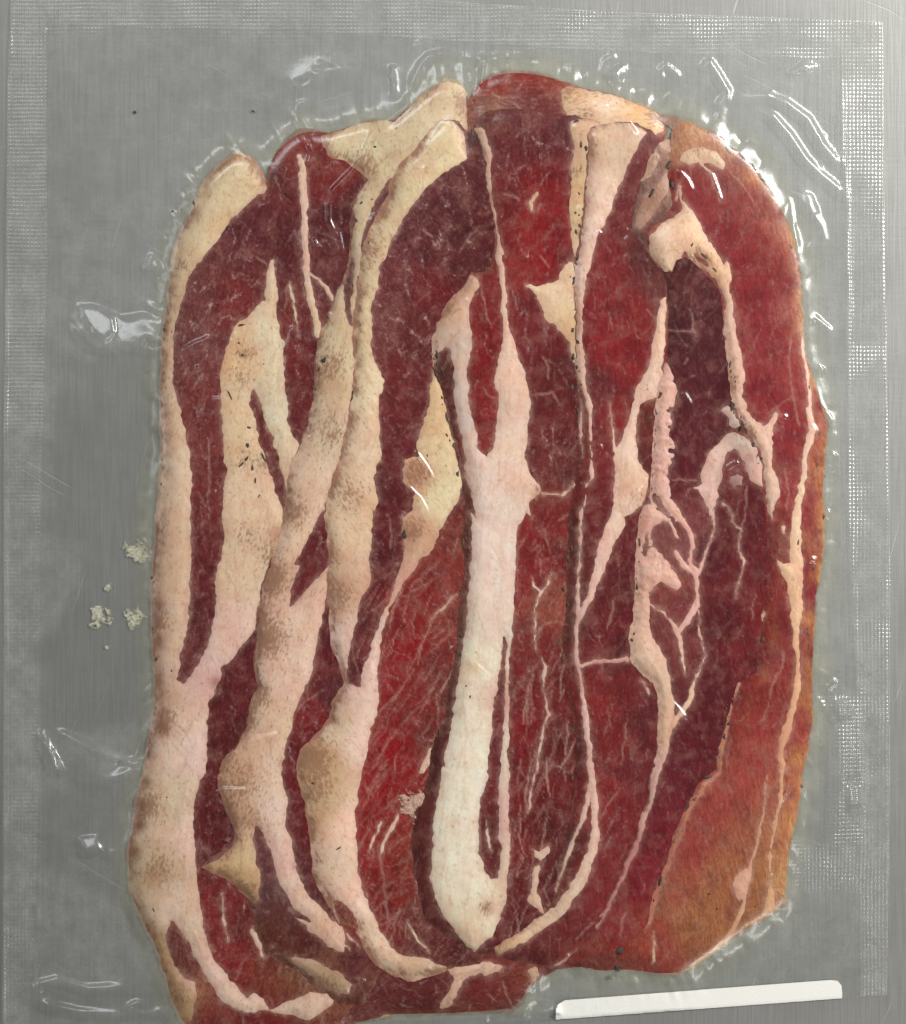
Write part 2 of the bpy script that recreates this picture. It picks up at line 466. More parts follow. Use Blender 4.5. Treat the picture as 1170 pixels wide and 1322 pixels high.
M_LEAN, M_FAT = mat_lean(), mat_fat()
M_FILM = mat_film('clear_vacuum_film', 0.0, .060, .20)
M_BACK = mat_film('back_vacuum_film', 0.0, .04, .12)
M_SEAL = mat_film('embossed_heat_seal', 1.0, .10, .20)
M_STEEL, M_BRINE = mat_steel(), mat_brine()
M_LABEL = mat_plain('white_label_paper', (.80, .79, .74), .55, .03, 2500)
M_PEPPER = mat_plain('black_pepper', (.050, .036, .022), .6, .6, 4000)
M_HERB = mat_plain('brown_spice', (.10, .05, .02), .6, .5, 2500)
def mat_crumb(name, c):
    k = NT(name)
    pos = k.n('TexCoord').outputs['Object']
    n = k.noise(pos, 1500, 4, .65)
    col = k.mix(k.ramp(n, .35, .65), tuple(x * .7 for x in c), tuple(min(1, x * 1.25) for x in c))
    a = k.ramp(k.math('ADD', k.noise(pos, 1150, 4, .7), k.math('MULTIPLY', k.attr('thin'), .30)), .50, .66, 0, .95)
    b = k.n('Bump', Strength=.6, Distance=.0003, Height=n).outputs[0]
    p = k.n('BsdfPrincipled', **{'Base Color': col, 'Roughness': .5, 'Normal': b})
    return k.done(k.n('MixShader', i0=a, i1=k.n('BsdfTransparent').outputs[0], i2=p.outputs[0]).outputs[0])
M_CRUMB = mat_crumb('pale_fat_crumb', (.50, .48, .36))
M_CRUMB2 = mat_crumb('browned_fat_crumb', (.56, .34, .26))

# ---------------------------------------------------------------- the table
co = [(-.6, -.6, 0), (.6, -.6, 0), (.6, .6, 0), (-.6, .6, 0)]
tb = make_obj('table_top', co, [[0, 1, 2], [0, 2, 3]], M_STEEL, smooth=False)
tb['kind'] = 'structure'

# ---------------------------------------------------------------- the slices: outlines, fat and colours
SLICES = [
 dict(key='S9', name='bacon_slice', seed=11, t=1.5, ang=80, web=.9, taper=14, rim=(150, 75, 50, 9, .7),
  label='mostly hidden slice, its red and cream end showing above the middle slices',
  outline='600,152 604,128 618,104 640,91 660,88 677,90 708,94 728,103 742,106 756,114 790,118 815,130 838,137 857,152 862,172 845,215 640,215 618,190',
  lean=[(640,105,130,55,45),(680,100,120,48,42),(720,110,125,60,50),(670,130,110,62,60),(640,140,130,85,70),(720,135,110,60,55)],
  fat=['T2 1000,335 1050,310 1110,335 1170,345 T3 60,345 130,375 200,400 255,440 262,500 100,560 0,520 T2 1120,540 1040,480 1018,410'],
  veins=['668,118,1.5 672,108,2 676,104,1', '635,120,1 650,126,2 666,125,1'],
  fatcol=[(740,115,205,165,125),(780,130,225,195,165),(830,145,222,178,130),(760,155,220,185,155)], stain=.12,
  stains=[(735,115,16,.5),(845,150,14,.6),(755,150,12,.5)]),
 dict(key='S8', name='bacon_slice', seed=23, t=1.5, ang=60, web=1.0, taper=14, rim=(125, 75, 50, 9, .7),
  label='undermost slice, only its dark lean end showing past the curved feet of other slices',
  outline='395,1150 470,1190 580,1205 720,1205 728,1243 712,1256 692,1268 682,1282 678,1298 660,1310 620,1307 560,1312 515,1311 480,1318 450,1327 420,1346 380,1346 370,1250',
  lean=[(450,1270,100,55,45),(500,1275,95,45,45),(540,1290,88,42,40),(620,1285,105,45,42),(660,1290,110,55,48),(580,1262,95,48,45),(420,1310,110,50,45),(480,1240,85,50,52),(700,1250,120,60,50)],
  fat=['T11 575,785 620,765 740,755 800,780 782,800 720,815 700,800 650,830 620,880 575,945 545,940 562,900 590,860 602,820',
       'T11 880,790 915,770 930,800 925,835 905,838 890,815',
       'T11 290,985 350,960 420,975 500,985 540,994 400,1010 280,1010'],
  veins=['648,1268,1 655,1285,1.5 662,1300,1', '632,1283,1 640,1293,1.5', '440,1310,1 460,1293,1.5 480,1285,1'],
  fatcol=[(600,1260,225,185,160),(570,1300,215,175,150),(690,1262,205,165,135),(510,1318,195,165,130)], stain=.15),
 dict(key='S1', name='bacon_slice', seed=37, t=1.7, rimstain=.8, rimbrown=.9, streaks=[(80, 900, 1320, 240, 460, 8, 30, .8, .4, 16, .25), (90, 280, 700, 220, 440, 4, 22, .45, .28, 20, 1.0)], ang=8, web=1.0, taper=18, rim=(150, 100, 70, 6, .5),
  label='slice with a broad cream rind edge next to loose crumbs, tongue of fat inside',
  outline='304,194 285,208 263,232 247,270 232,300 222,330 215,380 207,450 205,520 208,570 206,620 201,670 197,730 194,790 196,850 200,875 195,930 188,985 174,1040 163,1100 167,1155 180,1185 200,1220 213,1265 220,1295 235,1325 242,1346 420,1346 450,1310 470,1250 455,1180 420,1100 400,1000 410,900 440,760 450,640 460,560 470,470 485,300 490,235 470,205 440,190 428,172 405,164 385,166 370,178 355,195 345,215 342,238 336,218 322,200',
  lean=[(370,185,120,50,40),(400,185,115,52,45),(360,240,95,42,42),(330,290,88,45,48),(430,240,110,45,42),(460,265,70,32,32),(420,290,80,35,38),
        (300,330,98,55,55),(260,380,105,62,60),(300,385,115,52,48),(250,450,112,68,66),(270,500,112,58,55),(340,360,95,45,45),(375,330,85,38,40),(365,440,110,42,40),(390,440,95,38,40),(385,540,95,42,42),(420,340,92,50,50),
        (265,570,112,58,55),(265,650,105,48,46),(265,720,98,42,44),(265,800,88,38,42),(245,860,105,60,58),(325,820,88,35,40),(300,900,92,38,40),(285,960,88,36,38),(275,1030,90,34,36),(290,1060,82,30,34),(268,1110,95,40,38),(275,1170,120,45,45),(295,1240,130,42,42),(330,1200,105,50,45),(350,1250,120,62,48),(380,1250,118,75,52),(240,1230,105,62,55),(230,1290,165,115,85),(330,1310,110,42,40),(270,1315,120,60,50),(350,640,95,52,50)],
  webs=[(290,360,50,1.2),(250,460,40,1.5),(310,310,30,1.0),(300,1200,50,.6)],
  fat=['T1 890,560 940,572 978,615 1003,690 1008,722 940,770 880,830 840,880 800,940 755,994 T4 710,80 680,200 660,320 655,480 680,560 700,650 720,750 727,850 727,990 T7 728,150 722,300 715,380 700,480 680,590 670,635 695,648 740,590 790,480 805,400 815,320 805,270 825,200 838,150 836,0 T4 840,900 845,850 838,700 832,560 830,440 840,380 870,300 890,260 930,230 960,190 998,165 1005,60 1018,15 1035,5 1045,80 1060,130 1050,220 1055,290 1078,330 1075,480 1090,560 1085,620 1112,690 1150,740 1150,860 1150,960 T7 1150,0 1150,200 1000,300 960,450 880,560 840,600 835,640 810,680 795,720 790,760 785,800 785,900 780,994 T10 760,80 735,200 740,380 760,560 790,680 820,760 870,820 930,885 960,870 1000,900 1020,935 1080,915 1170,870 1250,880 1270,900 1240,940 1170,985 1100,965 1010,950 900,950 830,910 780,830 745,760 735,740 700,670 650,605 632,660 650,740 690,800 735,835 745,900 720,994 600,994 560,760 420,500 430,300 480,150 500,0 T7 500,500 540,0 T4 560,500 560,0 T1 600,994 700,750 800,560'],
  carve=['T4 955,500 985,560 1000,640 1030,710 1055,790 1078,880 1072,965 1050,900 1035,840 1008,770 982,700 970,620 950,560', 'T10 640,640 690,680 735,760 755,840 700,825 655,760'],
  veins=['388,203,4 390,215,6 391,240,6 393,280,5 395,330,5 394,345,5 400,380,5.5 408,410,6 412,430,7', '395,350,3 412,362,3 425,378,4 431,388,3',
         '375,365,2 377,385,3 382,410,2 385,435,1', '268,565,1 270,600,1.6 270,640,1.2 271,668,1', '355,228,2 362,245,1', '332,330,1 344,342,1.5', '286,1155,1.5 290,1190,3 297,1215,1.5', '325,1200,4 333,1215,6 338,1235,3', '315,1240,1 305,1265,1.5', '350,1290,2 356,1310,1.5','372,370,1 368,400,1.5','386,425,2 388,440,1'],
  fatcol=[(290,220,215,190,150),(265,280,218,190,152),(230,360,210,180,145),(222,470,222,190,158),(235,600,222,190,160),(220,720,215,180,150),(225,820,215,182,155),(210,900,208,172,145),
          (240,940,228,195,172),(265,960,232,195,180),(220,1040,215,188,158),(250,1080,228,192,172),(200,1120,205,178,145),(235,1180,222,190,165),(270,1260,225,190,170),(320,1290,228,195,172),(400,1295,225,190,165),(230,1300,185,148,108),
          (345,440,220,198,165),(360,520,218,200,170),(310,450,222,180,138),(305,560,222,188,150),(330,640,225,190,158),(310,720,222,190,158),(290,820,228,190,170),(270,870,222,182,170),(395,300,222,185,165),(195,1230,190,155,115)],
  fatdabs=[(183,1040,9,125,65,50,.8),(180,1065,8,120,55,48,.8),(174,1100,8,130,75,58,.7),(188,1010,8,140,85,62,.7),(205,780,9,150,85,70,.7),(203,830,9,150,90,75,.7),(200,880,10,160,105,75,.7),(210,940,12,165,105,75,.7),(280,880,10,165,95,85,.6),(198,1130,14,175,125,95,.5),(360,690,12,190,120,90,.5)],
  stain=.10, stains=[(315,455,16,.45),(310,490,14,.5),(320,590,18,.3),(205,800,14,.7),(210,930,18,.7),(190,1040,20,.7),(205,1120,22,.5),(235,340,10,.4),(320,690,16,.35),(350,600,14,.5),(360,720,22,.8),(225,1290,16,.6),(330,215,12,.4)]),
 dict(key='S2', name='bacon_slice', seed=41, t=1.6, fatgain=(1.10,1.18,1.26), dabgain=.65, rimstain=.8, rimbrown=.6, streaks=[(60, 840, 1200, 370, 450, 8, 30, .7, .35, 14, .2)], ang=12, web=.8, taper=16, rim=(150, 105, 80, 5, .5),
  label='slice with a long mottled brown-flecked cream band and a small triangular fat nub',
  outline='414,175 431,168 465,158 482,153 500,156 510,155 527,138 544,121 565,104 577,99 592,104 602,122 604,150 608,180 600,240 560,330 530,420 520,520 510,640 500,760 500,880 470,980 450,1080 470,1180 500,1235 470,1300 440,1295 405,1272 380,1250 345,1235 330,1200 322,1160 296,1136 262,1120 270,1108 290,1098 303,1082 301,1065 290,1045 284,1020 282,1000 290,978 307,960 318,933 325,900 332,885 328,865 330,818 330,800 336,770 340,750 360,700 367,660 371,640 380,590 387,576 394,552 404,515 407,484 409,450 418,419 431,385 445,362 450,330 452,290 458,265 472,237 465,222 445,207 424,200',
  lean=[(415,720,92,38,42),(400,750,100,40,42),(410,850,98,35,38),(400,920,112,35,38),(395,960,100,30,35),(425,830,85,30,38),(400,1000,95,30,35),(385,1060,92,32,36),(415,1140,85,40,42),(430,900,80,42,45),
        (345,1110,100,62,62),(360,1150,95,65,65),(375,1180,90,55,52),(350,1210,95,55,42),(400,1215,85,45,40),(420,1240,110,72,52),(450,1230,85,45,45),(380,1240,100,62,45),(460,290,85,52,48),(450,1200,110,55,45)],
  fat=['T2 90,515 150,490 250,462 330,448 380,458 430,405 480,350 540,300 575,285 625,300 650,350 655,430 655,500 600,520 500,600 420,690 385,750 300,850 265,930 255,994 T5 250,100 240,300 225,500 200,700 150,830 140,994 T8 150,0 150,200 122,340 105,420 85,500 70,600 40,670 0,755 T7 1140,690 1115,750 1105,830 1078,900 1070,994 T10 1070,0 1075,80 1092,150 1085,230 1100,300 1122,400 1150,460 1170,490 T11 0,390 30,450 60,510 110,560 135,590 185,620 200,690 185,725 130,705 100,672 50,632 0,582 T10 1170,605 1090,535 1050,452 1030,372 1000,300 970,248 964,290 975,380 990,430 985,520 962,540 930,510 880,470 820,440 765,424 755,405 830,365 880,310 892,275 880,240 850,180 822,100 830,0 T7 850,930 900,880 930,800 950,710 975,660 960,600 966,450 975,400 990,280 1020,200 1050,80 1065,0 T4 1075,960 1085,880 1110,745 T5 0,760 20,720 40,650 70,540 80,450 85,350 105,270 130,230 150,160 185,100 T2 200,994 215,880 235,830 225,790 240,740 275,680 240,650 190,630 130,600',
       'T11 -20,735 60,738 120,768 180,798 222,838 210,882 150,872 90,852 75,820 20,785'],
  carve=['T8 140,-10 137,100 130,200 60,282 0,352 T7 1098,362 1104,290 1135,200 T8 0,205 40,128 90,38 108,0 T5 115,960 140,920', 'T2 385,655 372,700 340,770 310,830 282,900 258,970 268,880 296,790 330,720', ],
  clefts=['453,335,2.5 452,370,4 450,400,2.5 455,420,1','440,600,2 432,630,4 424,655,4'],
  veins=['383,915,1 395,905,2 418,890,1','441,1212,3 452,1225,2','448,1205,3 456,1212,2 464,1222,1','385,1172,1.5 395,1180,2 410,1178,1','372,1170,1 380,1178,1.5','391,1243,3 404,1258,2'],
  fatcol=[(440,180,208,185,148),(480,175,198,180,145),(560,130,210,185,150),(520,190,200,178,142),(470,280,195,172,138),(450,330,185,165,138),(440,420,200,175,142),(425,480,205,180,145),(420,560,205,178,150),(400,620,215,182,155),(385,680,218,182,155),(370,760,208,165,140),(385,800,222,185,162),(370,870,226,190,168),(350,930,218,182,155),(310,1000,205,162,130),(320,1050,205,165,135),(345,1000,222,190,165),(350,1050,225,190,172),(365,1110,226,188,172),(390,1170,222,185,162),(420,1195,215,175,150),(310,1110,208,175,135),(320,1150,195,160,120),(425,1270,175,145,115),(295,1122,200,160,115)],
  fatdabs=[(355,740,16,165,112,88,.45),(345,830,14,165,110,88,.45),(440,500,12,175,135,108,.5),(430,540,14,180,140,112,.4),(470,220,14,165,135,100,.5),(505,200,8,150,110,75,.5),(300,1010,14,190,145,110,.4),(385,640,14,190,140,115,.4)],
  stain=.14, stains=[(350,745,24,.8),(345,820,26,.7),(335,900,16,.5),(310,1010,26,.5),(325,1060,20,.4),(430,470,20,.5),(470,210,20,.5),(430,560,24,.4),(325,1155,16,.6),(595,130,10,.6),(385,660,18,.5),(420,1270,20,.4)]),
 dict(key='S3', name='bacon_slice', seed=53, t=1.6, fatgain=(1.10,1.19,1.27), dabgain=.8, ang=-30, rimstain=.8, rimbrown=.75, streaks=[(280, 690, 1230, 455, 615, 10, 60, .9, .55, 31, .10), (80, 700, 1220, 455, 610, 30, 90, 1.3, .8, 30, .08), (60, 200, 700, 470, 620, 6, 26, .4, .2, 10, .8)], web=.9, taper=16, rim=(160, 120, 90, 4, .4),
  label='slice with a cream left band, dull purple lean above and vivid streaky red lean below',
  outline='571,155 590,156 602,172 606,196 612,175 622,170 650,220 670,330 680,420 650,520 640,660 640,800 620,960 610,1100 640,1200 620,1243 577,1251 558,1260 530,1264 506,1257 486,1244 472,1223 462,1200 440,1190 423,1163 414,1146 404,1129 405,1095 400,1067 394,1033 385,1000 383,990 390,968 407,950 428,927 431,906 446,882 441,868 436,851 428,831 426,797 424,745 426,711 420,670 424,638 431,614 438,597 445,562 453,535 457,508 460,480 457,443 460,395 462,370 466,340 470,328 476,308 483,290 493,270 501,253 506,232 517,215 534,198 547,181 558,168',
  lean=[(590,240,88,52,52),(615,220,80,38,42),(560,260,88,48,50),(530,300,90,50,52),(600,300,78,42,42),(560,320,85,42,44),(620,300,85,32,35),(510,350,98,52,55),(560,370,98,34,38),(600,340,82,40,40),(500,420,105,62,60),(540,430,92,42,42),(500,500,100,42,42),(540,500,95,42,42),(520,560,92,36,40),(510,640,88,34,38),(500,720,85,32,38),(480,800,88,36,40),(460,860,95,42,46),(545,560,95,38,40),
        (580,690,112,55,45),(570,740,125,55,48),(545,770,132,42,40),(525,800,140,38,38),(575,800,125,62,52),(530,840,155,28,32),(510,880,140,30,34),(560,870,112,55,48),(530,920,122,40,40),(510,960,165,24,30),(550,950,108,55,48),(490,1000,165,22,30),(500,1060,158,32,34),(530,1090,140,58,42),(480,1100,148,28,32),(510,1150,125,48,40),(490,1180,115,36,36),(540,1180,98,48,42),(560,1100,90,40,38),(560,1220,92,45,42),(600,600,75,38,38),(590,900,95,55,48),(450,1200,115,62,50)],
  webs=[(560,280,50,.9),(500,370,30,.8),(530,450,40,.6)],
  fat=['T2 560,450 600,460 635,498 648,555 656,605 600,640 540,675 490,730 440,790 400,850 370,910 340,994 T5 325,50 320,120 300,190 295,300 305,380 340,470 325,560 330,640 330,760 310,850 320,930 300,994 T8 298,0 295,100 290,220 285,270 260,330 240,400 225,470 210,540 200,600 206,652 248,655 255,610 300,490 333,455 320,640 315,760 290,850 270,940 260,994 T11 265,20 245,120 235,220 240,330 250,420 270,500 300,570 330,640 370,700 420,730 480,735 540,760 585,780 555,810 500,830 430,830 350,810 300,770 250,710 200,700 100,620 20,500 0,200 T8 -40,994 0,800 60,700 80,300 100,0 T5 50,994 100,800 160,600 180,400 180,200 190,0 T2 200,994 280,760 400,540',
       'T5 530,435 512,480 513,550 490,620 458,708 470,752 412,765 403,850 450,900 440,960 395,994 T8 400,30 402,100 418,135 398,200 378,260 358,330 300,470 280,520 310,520 345,430 388,312 432,252 472,192 522,150 552,80 582,30 605,0 T5 625,920 645,840 625,780 605,700 582,600 562,500 548,445',
       'T8 522,878 516,950 492,994 468,994 488,930 508,890', 'T11 455,330 470,310 480,360 500,375 515,380 515,410 490,395 460,385'],
  carve=['T11 150,528 175,530 210,560 235,600 240,640 215,650 190,640 165,590'],
  veins=['527,870,.6 536,850,1 551,818,1.3 558,797,1.3','559,800,1 568,790,2.6 580,775,2.6 590,765,1','558,842,.6 568,828,1.6 588,811,1','520,795,.4 528,770,.9 537,752,1.2 550,738,1.5 561,732,.6','511,920,.5 522,905,.9 531,895,.5','500,960,.5 520,935,.8 540,912,1 555,905,.5','475,1000,1 495,970,1.5 512,945,1','475,1020,1 492,990,1.5','470,1040,1 480,1020,1.5 493,1000,1',
         '477,1097,2 484,1078,3 492,1062,2','490,1110,1.5 496,1085,3 508,1062,4 514,1050,3','494,1110,2 496,1150,2 503,1185,2 508,1192,1','480,1080,1 483,1110,1.5','526,1190,1 535,1208,2.5 550,1222,2 556,1230,1','537,1138,1.5 545,1165,2.2 557,1188,3 573,1200,2','545,545,1 552,520,1',
         '484,790,1.5 494,778,2 503,772,1.5','503,672,1 505,695,1.5 504,708,1','540,925,1 558,890,1.5 570,868,1','548,880,1 560,862,1.5','516,450,2 520,458,2','549,300,2 556,305,2','528,345,2 530,352,2'],
  fatcol=[(585,185,212,188,150),(560,215,215,190,152),(510,270,205,182,145),(480,340,205,180,145),(475,420,212,188,150),(480,500,222,195,160),(465,580,218,188,158),(460,680,215,182,150),(445,760,205,168,140),(450,830,220,185,168),(445,880,215,180,165),(475,870,228,190,175),(440,940,215,185,155),(465,950,230,192,175),(410,980,195,155,115),(420,1040,200,165,128),(450,1060,236,196,172),(430,1120,215,180,155),(455,1160,228,190,168),(490,1220,225,190,162),(540,1250,218,185,155),(565,590,218,190,150),(545,610,200,150,118),(570,640,222,200,160),(535,690,200,155,125),(575,520,215,178,135),(510,740,205,155,135)],
  fatdabs=[(537,605,10,195,140,115,.5),(531,618,8,195,140,115,.5),(530,690,9,170,115,90,.6),(440,755,10,165,115,90,.5),(440,790,9,170,120,95,.4),(405,970,14,165,115,75,.45)],
  stain=.10, stains=[(537,610,20,.7),(532,685,16,.7),(436,770,22,.6),(405,980,26,.7),(410,1020,20,.5),(568,470,12,.6),(480,320,20,.4),(450,640,24,.4),(565,1255,10,.5)]),
 dict(key='S4', name='bacon_slice', seed=61, t=1.7, fatgain=(1.0,1.03,1.08), rimbrown=.4, streaks=[(120, 640, 1210, 655, 750, 8, 40, .9, .6, 14, .25), (70, 820, 1190, 655, 750, 20, 80, 1.3, .75, 15, .10), (30, 150, 340, 640, 745, 6, 20, .4, .25, 10, .8)], ang=5, web=.7, taper=15, rim=(95, 60, 42, 4, .75),
  label='middle slice with a broad white column of fat forking between dark red lean',
  outline='612,168 616,152 633,143 664,140 690,144 720,148 745,150 775,160 790,240 785,340 785,450 790,560 790,700 780,800 780,900 790,1000 790,1080 760,1150 710,1200 660,1232 625,1232 600,1222 578,1208 550,1190 538,1145 533,1100 532,1070 536,1045 548,1018 554,1000 556,968 563,950 574,927 580,879 589,851 591,824 590,797 595,763 601,732 598,694 603,660 600,640 593,600 585,565 576,522 571,500 562,480 558,435 566,412 580,392 598,372 608,352 622,352 634,345 640,320 638,290 635,260 628,232 624,205 619,181',
  lean=[(650,160,105,62,55),(680,160,95,50,52),(660,200,95,45,48),(700,190,92,45,48),(730,170,95,55,55),(660,250,105,40,40),(690,240,118,38,38),(710,240,125,38,38),(730,230,100,38,42),(690,300,135,34,36),(720,300,128,32,35),(660,300,110,38,36),(690,340,138,28,32),(670,350,115,40,38),(740,330,105,35,38),
        (630,390,115,40,38),(625,450,118,28,32),(630,530,122,30,34),(620,560,118,35,36),(680,400,105,42,42),(700,450,98,38,40),(730,480,85,35,36),(700,520,92,36,38),(710,560,98,44,44),(715,600,105,55,50),(740,600,85,40,40),(700,640,112,52,46),(690,690,122,38,38),(680,740,128,42,42),(710,700,110,42,40),(710,780,140,75,60),(700,840,108,45,42),(690,880,112,32,34),(715,880,98,40,38),(680,950,118,30,33),(710,960,92,38,38),(690,1030,108,32,34),(670,1100,112,36,36),(710,1060,88,36,36),(690,1130,92,34,36),(720,1120,85,38,38),(660,1190,88,32,36),(640,900,100,48,46),(635,970,98,42,44),(635,1080,92,38,40),(630,1110,90,38,38),
         (575,480,85,50,42),(590,540,88,48,44),(600,620,82,42,40),(605,700,82,42,40),(595,830,88,58,48),(580,930,80,42,38),(565,990,78,38,36),(550,1060,85,40,38),(545,1130,88,42,38),(570,1200,85,42,40)],
  webs=[(680,190,50,.8),(716,582,20,2.2),(710,730,40,.6)],
  fat=['T2 678,488 700,476 722,488 745,560 745,640 750,720 760,800 775,880 802,985 T5 792,0 800,100 805,180 812,250 830,310 850,370 870,440 890,500 900,560 890,640 880,740 885,800 920,850 938,890 892,940 900,990 T8 882,10 850,60 840,120 840,230 838,300 836,340 826,480 815,600 812,800 815,994 T11 812,200 820,350 815,440 800,540 772,610 752,662 710,695 680,722 640,692 580,612 530,522 515,430 520,330 525,200 545,100 560,0 T8 565,960 570,900 582,850 600,740 605,690 615,620 625,560 640,480 645,400 650,310 660,230 670,150 670,60 665,0 T5 690,994 660,900 640,830 645,760 630,700 620,640 610,580 600,500 595,420 588,355 568,350 548,375 530,430 515,400 518,310 542,245 568,190 600,155 640,120 665,72 692,82 702,120 682,160 666,200 670,290 670,370 660,420 655,470 665,560 680,640 700,720 728,754 746,720 757,690 760,600 770,520 748,480 758,440 775,380 786,250 776,150 762,0 T2 768,930 755,850 740,770 728,690 718,610 700,530',
       'T5 1060,20 1035,15 1010,40 992,82 930,106 876,108 898,132 922,172 952,242 992,272 1032,332 1050,412 1075,412 1110,300 1110,100 1120,0 T2 1120,900 1160,700 1170,560 1170,440 1060,448 1038,462 1050,560 1040,690 1030,800 1040,900 1052,965',
       'T11 905,398 898,480 878,530 930,572 952,595 945,560 922,490 932,392', 'T11 900,330 925,340 960,318 968,350 930,380 905,365'],
  carve=['T8 797,480 786,560 775,640 757,740 748,800 742,900 733,994 T11 727,80 707,150 697,240 702,350 722,410 742,440 768,440 778,380 778,330 768,250 768,180 765,100 772,0 T8 780,930 783,850 788,780 790,700 796,600 802,520'],
  veins=['575,515,1 585,562,1.4 595,592,1.4 596,625,1.2 599,655,1.2','684,511,1.2 700,508,1.8 712,506,1.8 722,522,1.5','700,637,2.5 725,638,3 738,628,2.5 745,618,1.5','687,745,1 690,757,2.2 698,764,3 707,752,2.2 713,740,1.2','698,764,2.5 692,785,2 690,800,2.5 691,820,2 692,842,1.2','695,815,1.5 705,806,2.2 720,802,1.2','700,850,1.2 706,862,3.4 704,872,3.4 702,890,1.6 708,925,3 703,945,3 697,968,2.5 691,998,2.5 686,1015,2 684,1040,3 680,1050,1','715,985,2 700,1005,2 692,1020,1.4 680,1035,1','722,672,1 728,668,2.2 736,664,1','670,1020,1 680,1000,1.4 690,985,1','710,935,1 718,925,1.2 726,920,1','672,980,1 668,1010,1.2','712,572,.6 720,580,1 726,588,.6','695,250,2 685,262,3 688,272,2','650,250,1 668,256,2','697,330,2 708,345,1.5','663,375,1.5 668,400,1','700,460,1.5 708,475,2 706,490,1.2','685,1090,1 690,1110,1.6 685,1130,1','712,1175,1 702,1150,1.6 708,1130,1','628,1060,1.2 631,1085,3 633,1095,2','622,375,1.5 630,395,1 628,410,1.5 634,420,1','622,500,1.2 630,512,1.6 640,515,1','660,900,1 668,880,1.2 676,890,1','634,960,1 645,935,1.4','686,712,1 694,705,1.4','628,432,1 624,445,1'],
  fatcol=[(625,200,215,180,160),(640,300,222,185,168),(655,430,225,190,168),(650,480,228,192,170),(600,400,218,178,155),(595,440,208,182,165),(605,520,212,190,178),(620,600,222,195,180),(650,590,230,200,178),(670,620,230,195,172),(640,650,228,205,190),(640,720,232,210,195),(640,800,228,208,190),(625,860,230,218,192),(615,940,234,222,200),(605,1020,234,223,201),(600,1100,234,223,200),(620,1150,234,221,196),(610,1200,228,208,178),(655,1050,222,182,168),(650,1150,222,190,165),(655,900,215,170,155),(720,380,228,198,165),(740,250,215,182,140),(740,190,212,178,145),(735,420,220,185,145),(580,400,205,160,125),(690,1160,225,190,165)],
  fatdabs=[(630,1170,9,190,130,95,.5),(700,635,12,195,135,110,.5),(612,860,10,215,185,140,.4)],
  stain=.0, rimstain=.5, stains=[(628,1172,10,.6),(700,632,14,.6),(640,655,10,.2),(750,300,12,.6),(750,380,12,.5),(576,400,14,.6),(745,220,10,.5)]),
 dict(key='S5', name='bacon_slice', seed=71, t=1.6, rimbrown=.4, streaks=[(90, 680, 1200, 740, 850, 8, 36, .8, .45, 20, .2)], ang=-10, web=.55, taper=15, rim=(105, 62, 45, 4, .7),
  label='slice edged by a thin cream strip that curves round at its foot',
  outline='757,180 765,165 790,160 820,160 840,168 860,190 880,230 900,330 905,450 900,560 900,700 890,850 890,950 870,1060 840,1140 800,1220 750,1250 715,1252 690,1244 660,1240 642,1236 638,1226 650,1216 680,1200 710,1170 718,1138 722,1110 730,1080 737,1040 743,1000 744,954 738,920 731,892 731,865 726,831 729,797 732,763 731,728 734,694 736,660 742,620 745,590 746,540 745,500 742,440 743,390 741,340 748,300 751,275 756,240',
  lean=[(820,230,105,55,55),(800,280,105,48,48),(850,260,100,72,68),(790,340,112,40,42),(830,330,85,50,48),(850,370,95,58,55),(780,400,112,36,40),(820,400,118,42,42),(800,450,128,34,38),(830,470,120,40,42),(770,500,90,38,40),(800,540,118,32,36),(780,600,105,32,36),(765,660,95,32,36),(760,560,100,44,42),(775,700,92,32,36),(835,540,95,50,42),(830,600,88,42,38),(800,720,92,34,38),(810,760,88,36,40),(790,800,95,32,36),(770,830,98,30,34),(800,840,85,36,40),(770,900,118,42,40),(800,900,110,45,42),(830,920,98,48,50),(790,960,108,38,38),(830,990,100,45,48),(780,1030,118,42,42),(800,1080,110,42,44),(770,1120,112,42,44),(790,1160,118,48,50),(740,1200,105,45,45),(700,1222,95,45,42),(755,1240,125,55,48),(740,700,80,42,38),(735,800,85,48,42),(745,960,85,36,38),(730,1100,82,38,36)],
  fat=['T2 1105,500 1170,455 T3 0,470 60,465 130,470 185,490 195,505 160,560 120,640 80,730 40,830 0,900 T5 1122,50 1100,100 1095,200 1090,330 1105,420 1107,500 1132,570 1127,640 1122,740 1142,830 1107,880 1102,940 1090,994 1075,990 1088,930 1097,870 1114,830 1110,760 1110,650 1102,580 1090,525 1072,470 1058,400 1060,300 1060,180 1050,90 1055,0 T2 1065,994 1080,870 1090,800 1100,690 1105,580',
       'T6 270,145 270,200 266,270 271,330 256,400 246,480 236,542 190,556 172,566 156,612 150,680 166,780 202,830 192,900 172,950 105,994 T9 110,55 60,130 10,230 0,280 -30,290 0,150 30,60 T6 48,994 58,930 68,850 66,740 92,690 115,620 135,560 150,490 195,420 205,330 226,240 238,170'],
  veins=['753,655,3 749,700,3 746,745,2.5 745,800,4 744,850,4 750,880,4 755,915,4.5 758,950,4.5 762,985,5.5 767,1020,5 769,1070,6 764,1095,7 755,1122,8 741,1150,8.5 720,1176,9 695,1196,9 665,1213,9 645,1226,7',
         '762,1015,4.5 753,1055,4 741,1080,3.5 728,1120,3 717,1150,2.5', '750,515,1.5 750,540,3 749,565,3 751,590,1.5', '788,690,7 778,725,7 766,760,6 754,785,5 747,803,4', '787,520,1 790,555,2 794,582,3',
